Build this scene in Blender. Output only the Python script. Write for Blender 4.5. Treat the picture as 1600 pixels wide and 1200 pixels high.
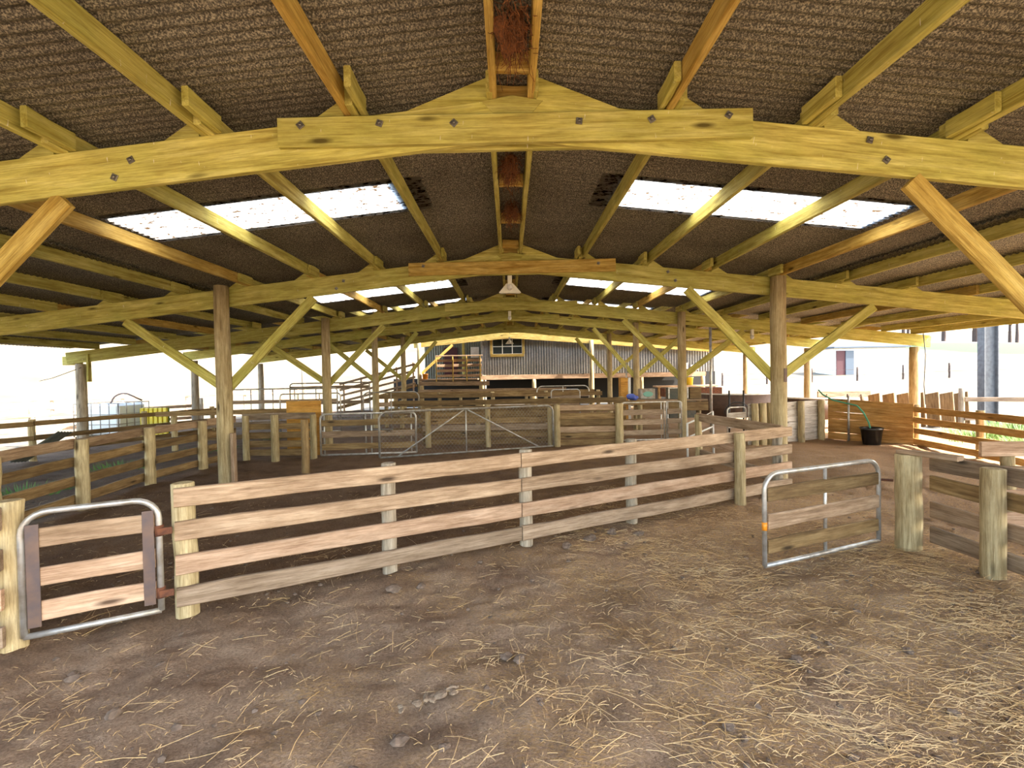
import bpy, bmesh, math, random
import numpy as np
from mathutils import Matrix, Vector
for o in list(bpy.data.objects): bpy.data.objects.remove(o)
SC = bpy.context.scene
COL = SC.collection
random.seed(7)

# ------------------------------------------------------------------ camera
F, PITCH, ROLL, YAW = 747.5, .0185, -.0177, .005
cam = bpy.data.objects.new('camera', bpy.data.cameras.new('camera')); COL.objects.link(cam)
f = Vector((math.sin(YAW)*math.cos(PITCH), math.cos(YAW)*math.cos(PITCH), -math.sin(PITCH)))
r0 = Vector((math.cos(YAW), -math.sin(YAW), 0)); u0 = r0.cross(f)
rt = math.cos(ROLL)*r0 + math.sin(ROLL)*u0; up = -math.sin(ROLL)*r0 + math.cos(ROLL)*u0
m3 = Matrix((rt, up, -f)).transposed().to_4x4()
cam.matrix_world = Matrix.Translation((-.05, 0, 1.6)) @ m3
cam.data.sensor_width = 36; cam.data.lens = F/1600*36; cam.data.clip_start = .05; cam.data.clip_end = 1000
SC.camera = cam

# ------------------------------------------------------------------ world, sun, exposure
W = bpy.data.worlds.new('world'); SC.world = W; W.use_nodes = True
nt = W.node_tree; bg = nt.nodes['Background']
sky = nt.nodes.new('ShaderNodeTexSky'); sky.sky_type = 'NISHITA'; sky.sun_disc = False
SUN_EL, SUN_AZ = math.radians(46), math.radians(104)      # azimuth from +y towards +x
sky.sun_elevation = SUN_EL; sky.sun_rotation = SUN_AZ; sky.dust_density = 2.5; sky.ozone_density = .6
tint = nt.nodes.new('ShaderNodeMixRGB'); tint.blend_type = 'MULTIPLY'; tint.inputs[0].default_value = 1; tint.inputs[2].default_value = (1, .95, .86, 1)
nt.links.new(sky.outputs[0], tint.inputs[1]); nt.links.new(tint.outputs[0], bg.inputs[0]); bg.inputs[1].default_value = .46
sl = bpy.data.lights.new('sun', 'SUN'); sl.energy = 9.0; sl.angle = .009; sl.color = (1, .93, .82)
so = bpy.data.objects.new('sun', sl); COL.objects.link(so)
sd = Vector((math.sin(SUN_AZ)*math.cos(SUN_EL), math.cos(SUN_AZ)*math.cos(SUN_EL), math.sin(SUN_EL)))
so.rotation_euler = sd.to_track_quat('Z', 'Y').to_euler(); so.location = (20, -5, 25)
SC.view_settings.view_transform = 'Standard'; SC.view_settings.look = 'None'
SC.view_settings.gamma = 1; SC.view_settings.use_curve_mapping = False
SC.view_settings.exposure = 1.78
SC.cycles.diffuse_bounces = 6; SC.cycles.max_bounces = 12; SC.cycles.transparent_max_bounces = 16

# ------------------------------------------------------------------ materials
MATS = {}
def newmat(name):
    m = bpy.data.materials.new(name); m.use_nodes = True; MATS[name] = m
    return m, m.node_tree.nodes, m.node_tree.links, m.node_tree.nodes['Principled BSDF']
def ramp(N, stops):
    r = N.new('ShaderNodeValToRGB'); e = r.color_ramp.elements
    while len(e) < len(stops): e.new(.5)
    for i, (p, c) in enumerate(stops): e[i].position = p; e[i].color = (*c, 1)
    return r
def wood(name, dark, mid, light, rough=.75, grain=22, stain=None, vary=.25, drop=0, fine=.7):
    m, N, L, b = newmat(name)
    tc = N.new('ShaderNodeTexCoord'); oi = N.new('ShaderNodeObjectInfo')
    sh = N.new('ShaderNodeVectorMath'); sh.operation = 'MULTIPLY_ADD'
    cv = N.new('ShaderNodeCombineXYZ')
    for i in range(3): L.new(oi.outputs['Random'], cv.inputs[i])
    sh.inputs[1].default_value = (37, 53, 71); L.new(cv.outputs[0], sh.inputs[0]); L.new(tc.outputs['Object'], sh.inputs[2])
    mp = N.new('ShaderNodeMapping'); mp.inputs['Scale'].default_value = (1.6, grain, grain); L.new(sh.outputs[0], mp.inputs[0])
    n1 = N.new('ShaderNodeTexNoise'); n1.inputs['Scale'].default_value = 1.0; n1.inputs['Detail'].default_value = 7; n1.inputs['Distortion'].default_value = .7
    L.new(mp.outputs[0], n1.inputs[0])
    r = ramp(N, [(.28, dark), (.5, mid), (.72, light)]); L.new(n1.outputs[0], r.inputs[0])
    n2 = N.new('ShaderNodeTexNoise'); n2.inputs['Scale'].default_value = 2.2; n2.inputs['Detail'].default_value = 4; L.new(sh.outputs[0], n2.inputs[0])
    r2 = ramp(N, [(.35, (0, 0, 0)), (.75, (1, 1, 1))]); L.new(n2.outputs[0], r2.inputs[0])
    mx = N.new('ShaderNodeMixRGB'); mx.blend_type = 'MIX'; mx.inputs[2].default_value = (*(stain or dark), 1)
    mm = N.new('ShaderNodeMath'); mm.operation = 'MULTIPLY'; mm.inputs[1].default_value = .55; L.new(r2.outputs[0], mm.inputs[0]); L.new(mm.outputs[0], mx.inputs[0]); L.new(r.outputs[0], mx.inputs[1])
    # knots
    vk = N.new('ShaderNodeTexVoronoi'); mk = N.new('ShaderNodeMapping'); mk.inputs['Scale'].default_value = (1.3, 5, 5); L.new(sh.outputs[0], mk.inputs[0]); L.new(mk.outputs[0], vk.inputs['Vector']); vk.inputs['Scale'].default_value = 1
    rk = ramp(N, [(.05, (1, 1, 1)), (.13, (0, 0, 0))]); L.new(vk.outputs['Distance'], rk.inputs[0])
    mx2 = N.new('ShaderNodeMixRGB'); mx2.inputs[2].default_value = (*[c*.35 for c in dark], 1); L.new(rk.outputs[0], mx2.inputs[0]); L.new(mx.outputs[0], mx2.inputs[1])
    mf = N.new('ShaderNodeMapping'); mf.inputs['Scale'].default_value = (5, 130, 130); L.new(sh.outputs[0], mf.inputs[0])
    nf = N.new('ShaderNodeTexNoise'); nf.inputs['Scale'].default_value = 1; nf.inputs['Detail'].default_value = 5; nf.inputs['Roughness'].default_value = .7; L.new(mf.outputs[0], nf.inputs[0])
    rfn = ramp(N, [(.36, (.55, .50, .45)), (.56, (1.06, 1.06, 1.06))]); L.new(nf.outputs[0], rfn.inputs[0])
    mfx = N.new('ShaderNodeMixRGB'); mfx.blend_type = 'MULTIPLY'; mfx.inputs[0].default_value = fine; L.new(mx2.outputs[0], mfx.inputs[1]); L.new(rfn.outputs[0], mfx.inputs[2])
    nb = N.new('ShaderNodeTexNoise'); nb.inputs['Scale'].default_value = 1; nb.inputs['Detail'].default_value = 6; nb.inputs['Roughness'].default_value = .7; mb_ = N.new('ShaderNodeMapping'); mb_.inputs['Scale'].default_value = (4, 16, 16); L.new(sh.outputs[0], mb_.inputs[0]); L.new(mb_.outputs[0], nb.inputs[0])
    rb = ramp(N, [(.36, (.70, .66, .60)), (.60, (1.08, 1.08, 1.08))]); L.new(nb.outputs[0], rb.inputs[0])
    mbx = N.new('ShaderNodeMixRGB'); mbx.blend_type = 'MULTIPLY'; mbx.inputs[0].default_value = fine; L.new(mfx.outputs[0], mbx.inputs[1]); L.new(rb.outputs[0], mbx.inputs[2])
    out = mbx
    if drop:
        nd = N.new('ShaderNodeTexNoise'); md = N.new('ShaderNodeMapping'); md.inputs['Scale'].default_value = (60, 60, 9); L.new(tc.outputs['Object'], md.inputs[0]); L.new(md.outputs[0], nd.inputs[0]); nd.inputs['Scale'].default_value = 1
        rd = ramp(N, [(.73, (0, 0, 0)), (.76, (1, 1, 1))]); L.new(nd.outputs[0], rd.inputs[0])
        md2 = N.new('ShaderNodeMath'); md2.operation = 'MULTIPLY'; md2.inputs[1].default_value = drop; L.new(rd.outputs[0], md2.inputs[0])
        mx3 = N.new('ShaderNodeMixRGB'); mx3.inputs[2].default_value = (.75, .72, .6, 1); L.new(md2.outputs[0], mx3.inputs[0]); L.new(out.outputs[0], mx3.inputs[1]); out = mx3
    hv = N.new('ShaderNodeHueSaturation'); L.new(out.outputs[0], hv.inputs['Color'])
    mr = N.new('ShaderNodeMapRange'); mr.inputs[3].default_value = 1-vary; mr.inputs[4].default_value = 1+vary; L.new(oi.outputs['Random'], mr.inputs[0]); L.new(mr.outputs[0], hv.inputs['Value'])
    L.new(hv.outputs[0], b.inputs['Base Color']); b.inputs['Roughness'].default_value = rough
    b.inputs['Specular IOR Level'].default_value = .25
    bp = N.new('ShaderNodeBump'); bp.inputs['Strength'].default_value = .35; bp.inputs['Distance'].default_value = .006; L.new(n1.outputs[0], bp.inputs['Height']); L.new(bp.outputs[0], b.inputs['Normal'])
    return m
wood('pine_green', (.33, .255, .05), (.55, .485, .13), (.68, .62, .22), stain=(.38, .385, .075), fine=.6, drop=.8, vary=.14)
wood('pine_amber', (.36, .21, .035), (.60, .42, .11), (.70, .53, .18), stain=(.42, .28, .05), vary=.15)
wood('rail_tan', (.23, .145, .085), (.42, .29, .185), (.53, .39, .265), stain=(.23, .145, .085), vary=.2)
wood('rail_pink', (.36, .22, .135), (.55, .365, .24), (.64, .46, .325), stain=(.42, .27, .17), vary=.12)
wood('rail_grey', (.19, .13, .085), (.36, .26, .175), (.46, .35, .25), stain=(.20, .135, .085), vary=.2)
wood('rail_dark', (.12, .07, .028), (.27, .175, .075), (.36, .25, .12), stain=(.14, .08, .035), vary=.25)
wood('board_orange', (.36, .17, .04), (.60, .33, .10), (.70, .44, .17), stain=(.40, .19, .05), vary=.15)
wood('log_wood', (.27, .195, .09), (.50, .395, .215), (.62, .515, .31), stain=(.38, .275, .13), grain=30, vary=.15)
wood('log_grey', (.22, .175, .125), (.42, .35, .26), (.54, .47, .37), stain=(.27, .21, .14), grain=30, vary=.15)
wood('wood_white', (.40, .34, .28), (.62, .55, .47), (.74, .68, .6), stain=(.45, .37, .30), vary=.1)
wood('plywood', (.50, .23, .04), (.66, .34, .07), (.74, .42, .11), grain=8, vary=.05)

def plain(name, col, rough=.5, metal=0, noise=.0, nscale=8, col2=None, bump=0):
    m, N, L, b = newmat(name)
    b.inputs['Roughness'].default_value = rough; b.inputs['Metallic'].default_value = metal
    if noise or col2:
        tc = N.new('ShaderNodeTexCoord'); n = N.new('ShaderNodeTexNoise'); n.inputs['Scale'].default_value = nscale; n.inputs['Detail'].default_value = 6
        L.new(tc.outputs['Object'], n.inputs[0])
        r = ramp(N, [(.38, col), (.66, col2 or tuple(c*(1-noise) for c in col))]); L.new(n.outputs[0], r.inputs[0]); L.new(r.outputs[0], b.inputs['Base Color'])
        if bump:
            bp = N.new('ShaderNodeBump'); bp.inputs['Strength'].default_value = bump; bp.inputs['Distance'].default_value = .01; L.new(n.outputs[0], bp.inputs['Height']); L.new(bp.outputs[0], b.inputs['Normal'])
    else: b.inputs['Base Color'].default_value = (*col, 1)
    return m
plain('galv', (.62, .60, .57), .42, .65, nscale=14, col2=(.42, .37, .31))
plain('galv_dark', (.36, .34, .31), .5, .5, nscale=12, col2=(.24, .19, .14))
plain('rust', (.20, .07, .03), .85, .2, nscale=25, col2=(.09, .035, .02), bump=.4)
plain('steel_dark', (.13, .10, .10), .55, .6, nscale=9, col2=(.20, .13, .10))
plain('bolt_steel', (.30, .29, .27), .45, .8, nscale=30, col2=(.16, .14, .12))
plain('black_plastic', (.018, .016, .016), .3, 0, nscale=6, col2=(.04, .035, .03))
plain('hose_green', (.08, .35, .20), .4)
plain('white_paint', (.80, .79, .76), .5, 0, nscale=7, col2=(.68, .65, .6))
plain('cream_plastic', (.78, .74, .6), .4)
plain('orange_plastic', (.85, .30, .02), .4)
plain('yellow_paint', (.78, .58, .03), .45, 0, nscale=5, col2=(.62, .5, .05))
plain('blue_plastic', (.06, .10, .42), .45)
plain('slate_plastic', (.22, .27, .36), .45, 0, nscale=4, col2=(.16, .19, .27))
plain('brown_rubber', (.13, .075, .05), .7, 0, nscale=9, col2=(.085, .05, .035))
plain('dark_box', (.05, .055, .04), .5, 0, nscale=9, col2=(.09, .075, .05))
plain('green_glass', (.18, .42, .34), .2)
plain('shade_black', (.02, .018, .016), .9)  # near-black colour that paints the shade under the raised floors
plain('maroon', (.06, .014, .02), .7)
plain('concrete', (.13, .14, .15), .7, .2, nscale=10, col2=(.09, .095, .105))
plain('clod', (.20, .14, .10), .95, 0, nscale=30, col2=(.11, .075, .05), bump=.6)
plain('stone', (.42, .36, .32), .9, 0, nscale=16, col2=(.3, .24, .2), bump=.4)
plain('wool', (.30, .22, .145), .95, 0, nscale=60, col2=(.17, .12, .08), bump=1)
plain('nest', (.22, .075, .018), .95, 0, nscale=60, col2=(.07, .025, .008), bump=1)
plain('straw_gold', (.72, .51, .26), .6, 0, nscale=3, col2=(.58, .36, .14))
plain('leaf', (.035, .06, .018), .7, 0, nscale=3, col2=(.07, .08, .035))
plain('bark', (.08, .055, .045), .9, 0, nscale=8, col2=(.05, .035, .03))
plain('weed', (.05, .14, .010), .7, 0, nscale=4, col2=(.12, .19, .018))
plain('roof_blue', (.06, .085, .12), .5)

def metal_sheet(name, base, speck, rough, metal, sc, lo, hi):
    m, N, L, b = newmat(name)
    tc = N.new('ShaderNodeTexCoord'); oi = N.new('ShaderNodeObjectInfo')
    ad = N.new('ShaderNodeVectorMath'); cv = N.new('ShaderNodeCombineXYZ')
    for i in range(3): L.new(oi.outputs['Location'], ad.inputs[1])
    L.new(tc.outputs['Object'], ad.inputs[0])
    n = N.new('ShaderNodeTexNoise'); n.inputs['Scale'].default_value = sc; n.inputs['Detail'].default_value = 4; n.inputs['Roughness'].default_value = .7; L.new(ad.outputs[0], n.inputs[0])
    r = ramp(N, [(lo, base), (hi, speck)]); L.new(n.outputs[0], r.inputs[0])
    n2 = N.new('ShaderNodeTexNoise'); n2.inputs['Scale'].default_value = 1.1; n2.inputs['Detail'].default_value = 5; L.new(ad.outputs[0], n2.inputs[0])
    mx = N.new('ShaderNodeMixRGB'); mx.blend_type = 'MULTIPLY'; mx.inputs[0].default_value = .7; L.new(r.outputs[0], mx.inputs[1])
    r3 = ramp(N, [(.3, (.45, .42, .4)), (.7, (1, 1, 1))]); L.new(n2.outputs[0], r3.inputs[0]); L.new(r3.outputs[0], mx.inputs[2])
    L.new(mx.outputs[0], b.inputs['Base Color']); b.inputs['Roughness'].default_value = rough; b.inputs['Metallic'].default_value = metal
    bp = N.new('ShaderNodeBump'); bp.inputs['Strength'].default_value = .5; bp.inputs['Distance'].default_value = .004; L.new(n.outputs[0], bp.inputs['Height']); L.new(bp.outputs[0], b.inputs['Normal'])
metal_sheet('roof_metal', (.068, .063, .050), (.58, .53, .38), .6, .2, 105, .45, .67)
metal_sheet('wall_metal', (.26, .26, .25), (.36, .35, .33), .4, .5, 12, .4, .65)
metal_sheet('wall_metal_dark', (.16, .18, .15), (.24, .25, .21), .5, .3, 12, .4, .65)

m, N, L, b = newmat('skylight')                     # dirty translucent sheeting
tr = N.new('ShaderNodeBsdfTranslucent'); tp = N.new('ShaderNodeBsdfTransparent'); ms = N.new('ShaderNodeMixShader'); out = N['Material Output']
tc = N.new('ShaderNodeTexCoord'); n = N.new('ShaderNodeTexNoise'); n.inputs['Scale'].default_value = 34; n.inputs['Detail'].default_value = 6; n.inputs['Roughness'].default_value = .7; mp = N.new('ShaderNodeMapping'); mp.inputs['Scale'].default_value = (.35, 1, 1)
L.new(tc.outputs['Object'], mp.inputs[0]); L.new(mp.outputs[0], n.inputs[0])
r = ramp(N, [(.50, (.66, .64, .60)), (.59, (.05, .03, .015))]); L.new(n.outputs[0], r.inputs[0]); L.new(r.outputs[0], tr.inputs[0]); tp.inputs[0].default_value = (.9, .9, .88, 1)
ms.inputs[0].default_value = .0; L.new(tr.outputs[0], ms.inputs[1]); L.new(tp.outputs[0], ms.inputs[2]); L.new(ms.outputs[0], out.inputs[0])

m, N, L, b = newmat('glass_dark'); b.inputs['Base Color'].default_value = (.03, .035, .03, 1); b.inputs['Roughness'].default_value = .08
m, N, L, b = newmat('ibc_plastic'); b.inputs['Base Color'].default_value = (.78, .82, .8, 1); b.inputs['Roughness'].default_value = .35; b.inputs['Subsurface Weight'].default_value = 0

# dirt floor
m, N, L, b = newmat('dirt')
tc = N.new('ShaderNodeTexCoord')
def nz(sc, det=6, rough=.6, vec=None):
    n = N.new('ShaderNodeTexNoise'); n.inputs['Scale'].default_value = sc; n.inputs['Detail'].default_value = det; n.inputs['Roughness'].default_value = rough
    L.new(vec or tc.outputs['Object'], n.inputs[0]); return n
a = nz(2.2, 8); ra = ramp(N, [(.3, (.29, .19, .125)), (.5, (.44, .305, .205)), (.72, (.56, .41, .29))]); L.new(a.outputs[0], ra.inputs[0])
fine = nz(70, 5, .7); rf = ramp(N, [(.35, (.55, .52, .5)), (.65, (1.15, 1.12, 1.08))]); L.new(fine.outputs[0], rf.inputs[0])
mu = N.new('ShaderNodeMixRGB'); mu.blend_type = 'MULTIPLY'; mu.inputs[0].default_value = .8; L.new(ra.outputs[0], mu.inputs[1]); L.new(rf.outputs[0], mu.inputs[2])
mps = N.new('ShaderNodeMapping'); mps.inputs['Scale'].default_value = (30, 80, 1); mps.inputs['Rotation'].default_value = (0, 0, .35); L.new(tc.outputs['Object'], mps.inputs[0])
st = nz(1, 6, .75, mps.outputs[0]); patch = nz(1.5, 6, .65); sxx = N.new('ShaderNodeSeparateXYZ'); L.new(tc.outputs['Object'], sxx.inputs[0])
xr = N.new('ShaderNodeMapRange'); xr.inputs[1].default_value = -2.0; xr.inputs[2].default_value = 2.2; xr.inputs[3].default_value = -.14; xr.inputs[4].default_value = .16; L.new(sxx.outputs[0], xr.inputs[0])
pa = N.new('ShaderNodeMath'); L.new(patch.outputs[0], pa.inputs[0]); L.new(xr.outputs[0], pa.inputs[1])
pr = ramp(N, [(.40, (0, 0, 0)), (.62, (1, 1, 1))]); L.new(pa.outputs[0], pr.inputs[0])
rs = ramp(N, [(.45, (0, 0, 0)), (.58, (1, 1, 1))]); L.new(st.outputs[0], rs.inputs[0])
ml = N.new('ShaderNodeMath'); ml.operation = 'MULTIPLY'; L.new(rs.outputs[0], ml.inputs[0]); L.new(pr.outputs[0], ml.inputs[1])
m2 = N.new('ShaderNodeMath'); m2.operation = 'MULTIPLY'; m2.inputs[1].default_value = .75; L.new(ml.outputs[0], m2.inputs[0])
mg = N.new('ShaderNodeMixRGB'); mg.inputs[2].default_value = (.62, .38, .15, 1); L.new(m2.outputs[0], mg.inputs[0]); L.new(mu.outputs[0], mg.inputs[1])
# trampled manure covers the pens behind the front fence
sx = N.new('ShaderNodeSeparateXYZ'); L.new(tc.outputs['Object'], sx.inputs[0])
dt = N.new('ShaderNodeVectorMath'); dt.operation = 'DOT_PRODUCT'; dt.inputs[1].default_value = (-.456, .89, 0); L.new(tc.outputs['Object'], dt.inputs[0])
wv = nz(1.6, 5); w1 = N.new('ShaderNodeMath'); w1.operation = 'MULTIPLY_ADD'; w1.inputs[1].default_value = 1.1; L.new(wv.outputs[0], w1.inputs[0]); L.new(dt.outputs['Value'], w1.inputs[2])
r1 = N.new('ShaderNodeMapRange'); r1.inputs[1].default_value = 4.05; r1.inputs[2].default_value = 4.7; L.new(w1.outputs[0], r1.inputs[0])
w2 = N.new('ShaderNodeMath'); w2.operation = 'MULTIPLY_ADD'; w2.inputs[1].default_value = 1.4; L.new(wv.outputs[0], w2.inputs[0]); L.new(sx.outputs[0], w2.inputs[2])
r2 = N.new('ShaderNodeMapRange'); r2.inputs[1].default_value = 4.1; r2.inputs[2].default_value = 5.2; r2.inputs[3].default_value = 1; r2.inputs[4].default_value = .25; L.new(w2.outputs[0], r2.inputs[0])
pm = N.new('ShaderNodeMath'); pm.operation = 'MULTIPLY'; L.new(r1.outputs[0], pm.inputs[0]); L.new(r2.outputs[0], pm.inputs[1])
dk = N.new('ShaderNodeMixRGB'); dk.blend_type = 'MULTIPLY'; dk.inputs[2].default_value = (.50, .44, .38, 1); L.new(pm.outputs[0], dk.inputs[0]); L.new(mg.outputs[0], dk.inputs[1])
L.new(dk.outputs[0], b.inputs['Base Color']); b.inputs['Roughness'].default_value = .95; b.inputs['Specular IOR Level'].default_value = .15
bp = N.new('ShaderNodeBump'); bp.inputs['Strength'].default_value = 1; bp.inputs['Distance'].default_value = .035
cm = N.new('ShaderNodeMath'); cm.operation = 'ADD'; L.new(fine.outputs[0], cm.inputs[0]); L.new(a.outputs[0], cm.inputs[1]); L.new(cm.outputs[0], bp.inputs['Height']); L.new(bp.outputs[0], b.inputs['Normal'])
# dry paddock with a green patch on the right-hand slope
m, N, L, b = newmat('paddock')
tc = N.new('ShaderNodeTexCoord'); a = nz(.12, 8); ra = ramp(N, [(.35, (.075, .058, .034)), (.6, (.135, .11, .07))]); L.new(a.outputs[0], ra.inputs[0])
g0 = nz(.06, 5); gm = N.new('ShaderNodeMapping'); gm.vector_type = 'POINT'; gm.inputs['Location'].default_value = (-72/26, -62/19, 0); gm.inputs['Scale'].default_value = (1/26, 1/19, .0); L.new(tc.outputs['Object'], gm.inputs[0])
gl = N.new('ShaderNodeVectorMath'); gl.operation = 'LENGTH'; L.new(gm.outputs[0], gl.inputs[0])
g1 = N.new('ShaderNodeMath'); g1.operation = 'SUBTRACT'; L.new(g0.outputs[0], g1.inputs[0]); L.new(gl.outputs['Value'], g1.inputs[1])
ga = N.new('ShaderNodeMath'); ga.inputs[1].default_value = .75; L.new(g1.outputs[0], ga.inputs[0])
rg = ramp(N, [(.45, (0, 0, 0)), (.58, (1, 1, 1))]); L.new(ga.outputs[0], rg.inputs[0])
mg = N.new('ShaderNodeMixRGB'); mg.inputs[2].default_value = (.012, .042, .004, 1); L.new(rg.outputs[0], mg.inputs[0]); L.new(ra.outputs[0], mg.inputs[1])
L.new(mg.outputs[0], b.inputs['Base Color']); b.inputs['Roughness'].default_value = .95

# ------------------------------------------------------------------ helpers
MW = {}
def link(name, me, mat=None, parent=None, M=None):
    o = bpy.data.objects.new(name, me); COL.objects.link(o)
    M = M or Matrix.Identity(4)
    if me is not None and mat:
        if len(me.materials) == 0: me.materials.append(MATS[mat])
        elif me.materials[0] != MATS[mat]:
            o.material_slots[0].link = 'OBJECT'; o.material_slots[0].material = MATS[mat]
    if parent is not None:
        o.parent = parent; o.matrix_parent_inverse = MW[parent.name].inverted()
    o.matrix_basis = M
    MW[o.name] = M
    return o
def tag(o, label, cat, group=None):
    o['label'] = label; o['category'] = cat
    if group: o['group'] = group
    return o
def thing(name, loc, label, cat, group=None):
    o = link(name, None, None, None, Matrix.Translation(loc)); o.empty_display_size = .1
    return tag(o, label, cat, group)
def mesh(name, v, fc, smooth=False):
    me = bpy.data.meshes.new(name); me.from_pydata([tuple(p) for p in v], [], fc); me.update()
    if smooth: me.polygons.foreach_set('use_smooth', [True]*len(me.polygons))
    return me
def frame(p0, p1, upv=(0, 0, 1)):
    p0, p1 = Vector(p0), Vector(p1); x = (p1-p0).normalized(); u = Vector(upv)
    if abs(x.dot(u)) > .98: u = Vector((0, 1, 0))
    y = u.cross(x).normalized(); z = x.cross(y)
    M = Matrix((x, y, z)).transposed().to_4x4(); M.translation = (p0+p1)/2
    return M, (p1-p0).length
BC = {}
def board_mesh(l, h, t, rough=.006, seed=0, seg=None):
    key = (round(l, 2), round(h, 3), round(t, 3), rough, seed)
    if key in BC: return BC[key]
    rn = random.Random(hash(key) & 0xffff); n = seg or max(2, min(10, int(l/.35)))
    v, fc = [], []; c = min(.006, t*.2, h*.1)
    prof = [(-t/2, -h/2+c), (-t/2, h/2-c), (-t/2+c, h/2), (t/2-c, h/2), (t/2, h/2-c), (t/2, -h/2+c), (t/2-c, -h/2), (-t/2+c, -h/2)]
    k = len(prof)
    for i in range(n+1):
        x = -l/2+l*i/n; a, bb, cc = [rn.uniform(-rough, rough) for _ in range(3)]
        for (y, z) in prof: v.append((x, y+cc*.4, z+(a if z > 0 else bb)))
    for i in range(n):
        for j in range(k):
            fc.append((i*k+j, i*k+(j+1) % k, (i+1)*k+(j+1) % k, (i+1)*k+j))
    fc.append(tuple(range(k))[::-1] if False else tuple(range(k-1, -1, -1))); fc.append(tuple(n*k+j for j in range(k)))
    me = mesh('board', v, [tuple(reversed(q)) for q in fc]); BC[key] = me
    return me
def board(name, p0, p1, h, t, mat, parent=None, upv=(0, 0, 1), rough=.006):
    M, l = frame(p0, p1, upv)
    me = board_mesh(l, h, t, rough, random.randint(0, 3))
    return link(name, me, mat, parent, M)
def log_mesh(l, r, taper=.9, seg=14, wob=.006, seed=0):
    rn = random.Random(seed*77+int(l*100)+int(r*1000)); n = 7; v, fc = [], []
    xs = [-l/2+l*i/(n-1) for i in range(n)]; xs = xs + [l/2+r*.06]
    for i, x in enumerate(xs):
        q = r*(1+(taper-1)*min(1, i/(n-1))); q = q*.86 if i == n else q
        dy, dz = rn.uniform(-wob, wob), rn.uniform(-wob, wob)
        if i == n: dy, dz = ly, lz
        ly, lz = dy, dz
        for j in range(seg):
            a = 2*math.pi*j/seg; e = 1+.04*math.sin(3*a+seed)
            v.append((x, dy+q*e*math.cos(a), dz+q*e*math.sin(a)))
    for i in range(len(xs)-1):
        for j in range(seg): fc.append((i*seg+j, i*seg+(j+1) % seg, (i+1)*seg+(j+1) % seg, (i+1)*seg+j))
    fc.append(tuple(range(seg))); fc.append(tuple((len(xs)-1)*seg+j for j in range(seg-1, -1, -1)))
    fc = [tuple(reversed(q)) for q in fc]
    me = mesh('log', v, fc)
    me.polygons.foreach_set('use_smooth', [len(p.vertices) == 4 for p in me.polygons])
    return me
def log(name, base, h, r, mat='log_wood', parent=None, taper=.9, lean=(0, 0), sink=.12):
    p0 = Vector(base)-Vector((0, 0, sink)); p1 = Vector(base)+Vector((lean[0], lean[1], h))
    M, l = frame(p0, p1); return link(name, log_mesh(l, r, taper, seed=random.randint(0, 9)), mat, parent, M)
def tube_geo(path, r, seg=8, v=None, fc=None, caps=True):
    v = [] if v is None else v; fc = [] if fc is None else fc
    P = [Vector(p) for p in path]; n = len(P); b0 = len(v); prev = None
    for i, p in enumerate(P):
        t = (P[min(i+1, n-1)]-P[max(i-1, 0)]).normalized()
        if prev is None:
            u = Vector((0, 0, 1)) if abs(t.z) < .9 else Vector((1, 0, 0)); a = t.cross(u).normalized()
        else: a = (prev-t*prev.dot(t)).normalized()
        prev = a; b = t.cross(a)
        for j in range(seg):
            q = 2*math.pi*j/seg; v.append(p+(a*math.cos(q)+b*math.sin(q))*r)
    for i in range(n-1):
        for j in range(seg):
            fc.append((b0+i*seg+j, b0+i*seg+(j+1) % seg, b0+(i+1)*seg+(j+1) % seg, b0+(i+1)*seg+j))
    if caps: fc.append(tuple(b0+j for j in range(seg-1, -1, -1))); fc.append(tuple(b0+(n-1)*seg+j for j in range(seg)))
    return v, fc
def tube(name, path, r, mat, parent=None, seg=8, closed=False):
    path = [Vector(p) for p in path]
    if closed: path = path+[path[0]]
    c = path[0].copy(); v, fc = tube_geo([p-c for p in path], r, seg)
    me = mesh(name, v, fc, True); return link(name, me, mat, parent, Matrix.Translation(c))
def rounded(p0, p1, z0, z1, rad, n=6, corners=(1, 1)):
    """inverted U between two floor points, rounded top corners"""
    p0, p1 = Vector(p0), Vector(p1); d = (p1-p0); l = d.length; d.normalize()
    pts = [p0+Vector((0, 0, z0))]
    if corners[0]:
        for i in range(n+1):
            a = math.pi/2*i/n; pts.append(p0+d*(rad-rad*math.cos(a))+Vector((0, 0, z1-rad+rad*math.sin(a))))
    else: pts.append(p0+Vector((0, 0, z1)))
    if corners[1]:
        for i in range(n+1):
            a = math.pi/2*i/n; pts.append(p0+d*(l-rad+rad*math.sin(a))+Vector((0, 0, z1-rad+rad*math.cos(a))))
    else: pts.append(p1+Vector((0, 0, z1)))
    pts.append(p1+Vector((0, 0, z0))); return pts
def box(name, lo, hi, mat, parent=None, bev=.008):
    lo, hi = Vector(lo), Vector(hi); c = (lo+hi)/2; s = hi-lo
    bm = bmesh.new(); bmesh.ops.create_cube(bm, size=1)
    for w in bm.verts: w.co = Vector((w.co.x*s.x, w.co.y*s.y, w.co.z*s.z))
    if bev: bmesh.ops.bevel(bm, geom=bm.edges[:], offset=min(bev, min(s)*.3), segments=1, affect='EDGES')
    me = bpy.data.meshes.new(name); bm.to_mesh(me); bm.free()
    return link(name, me, mat, parent, Matrix.Translation(c))
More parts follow.
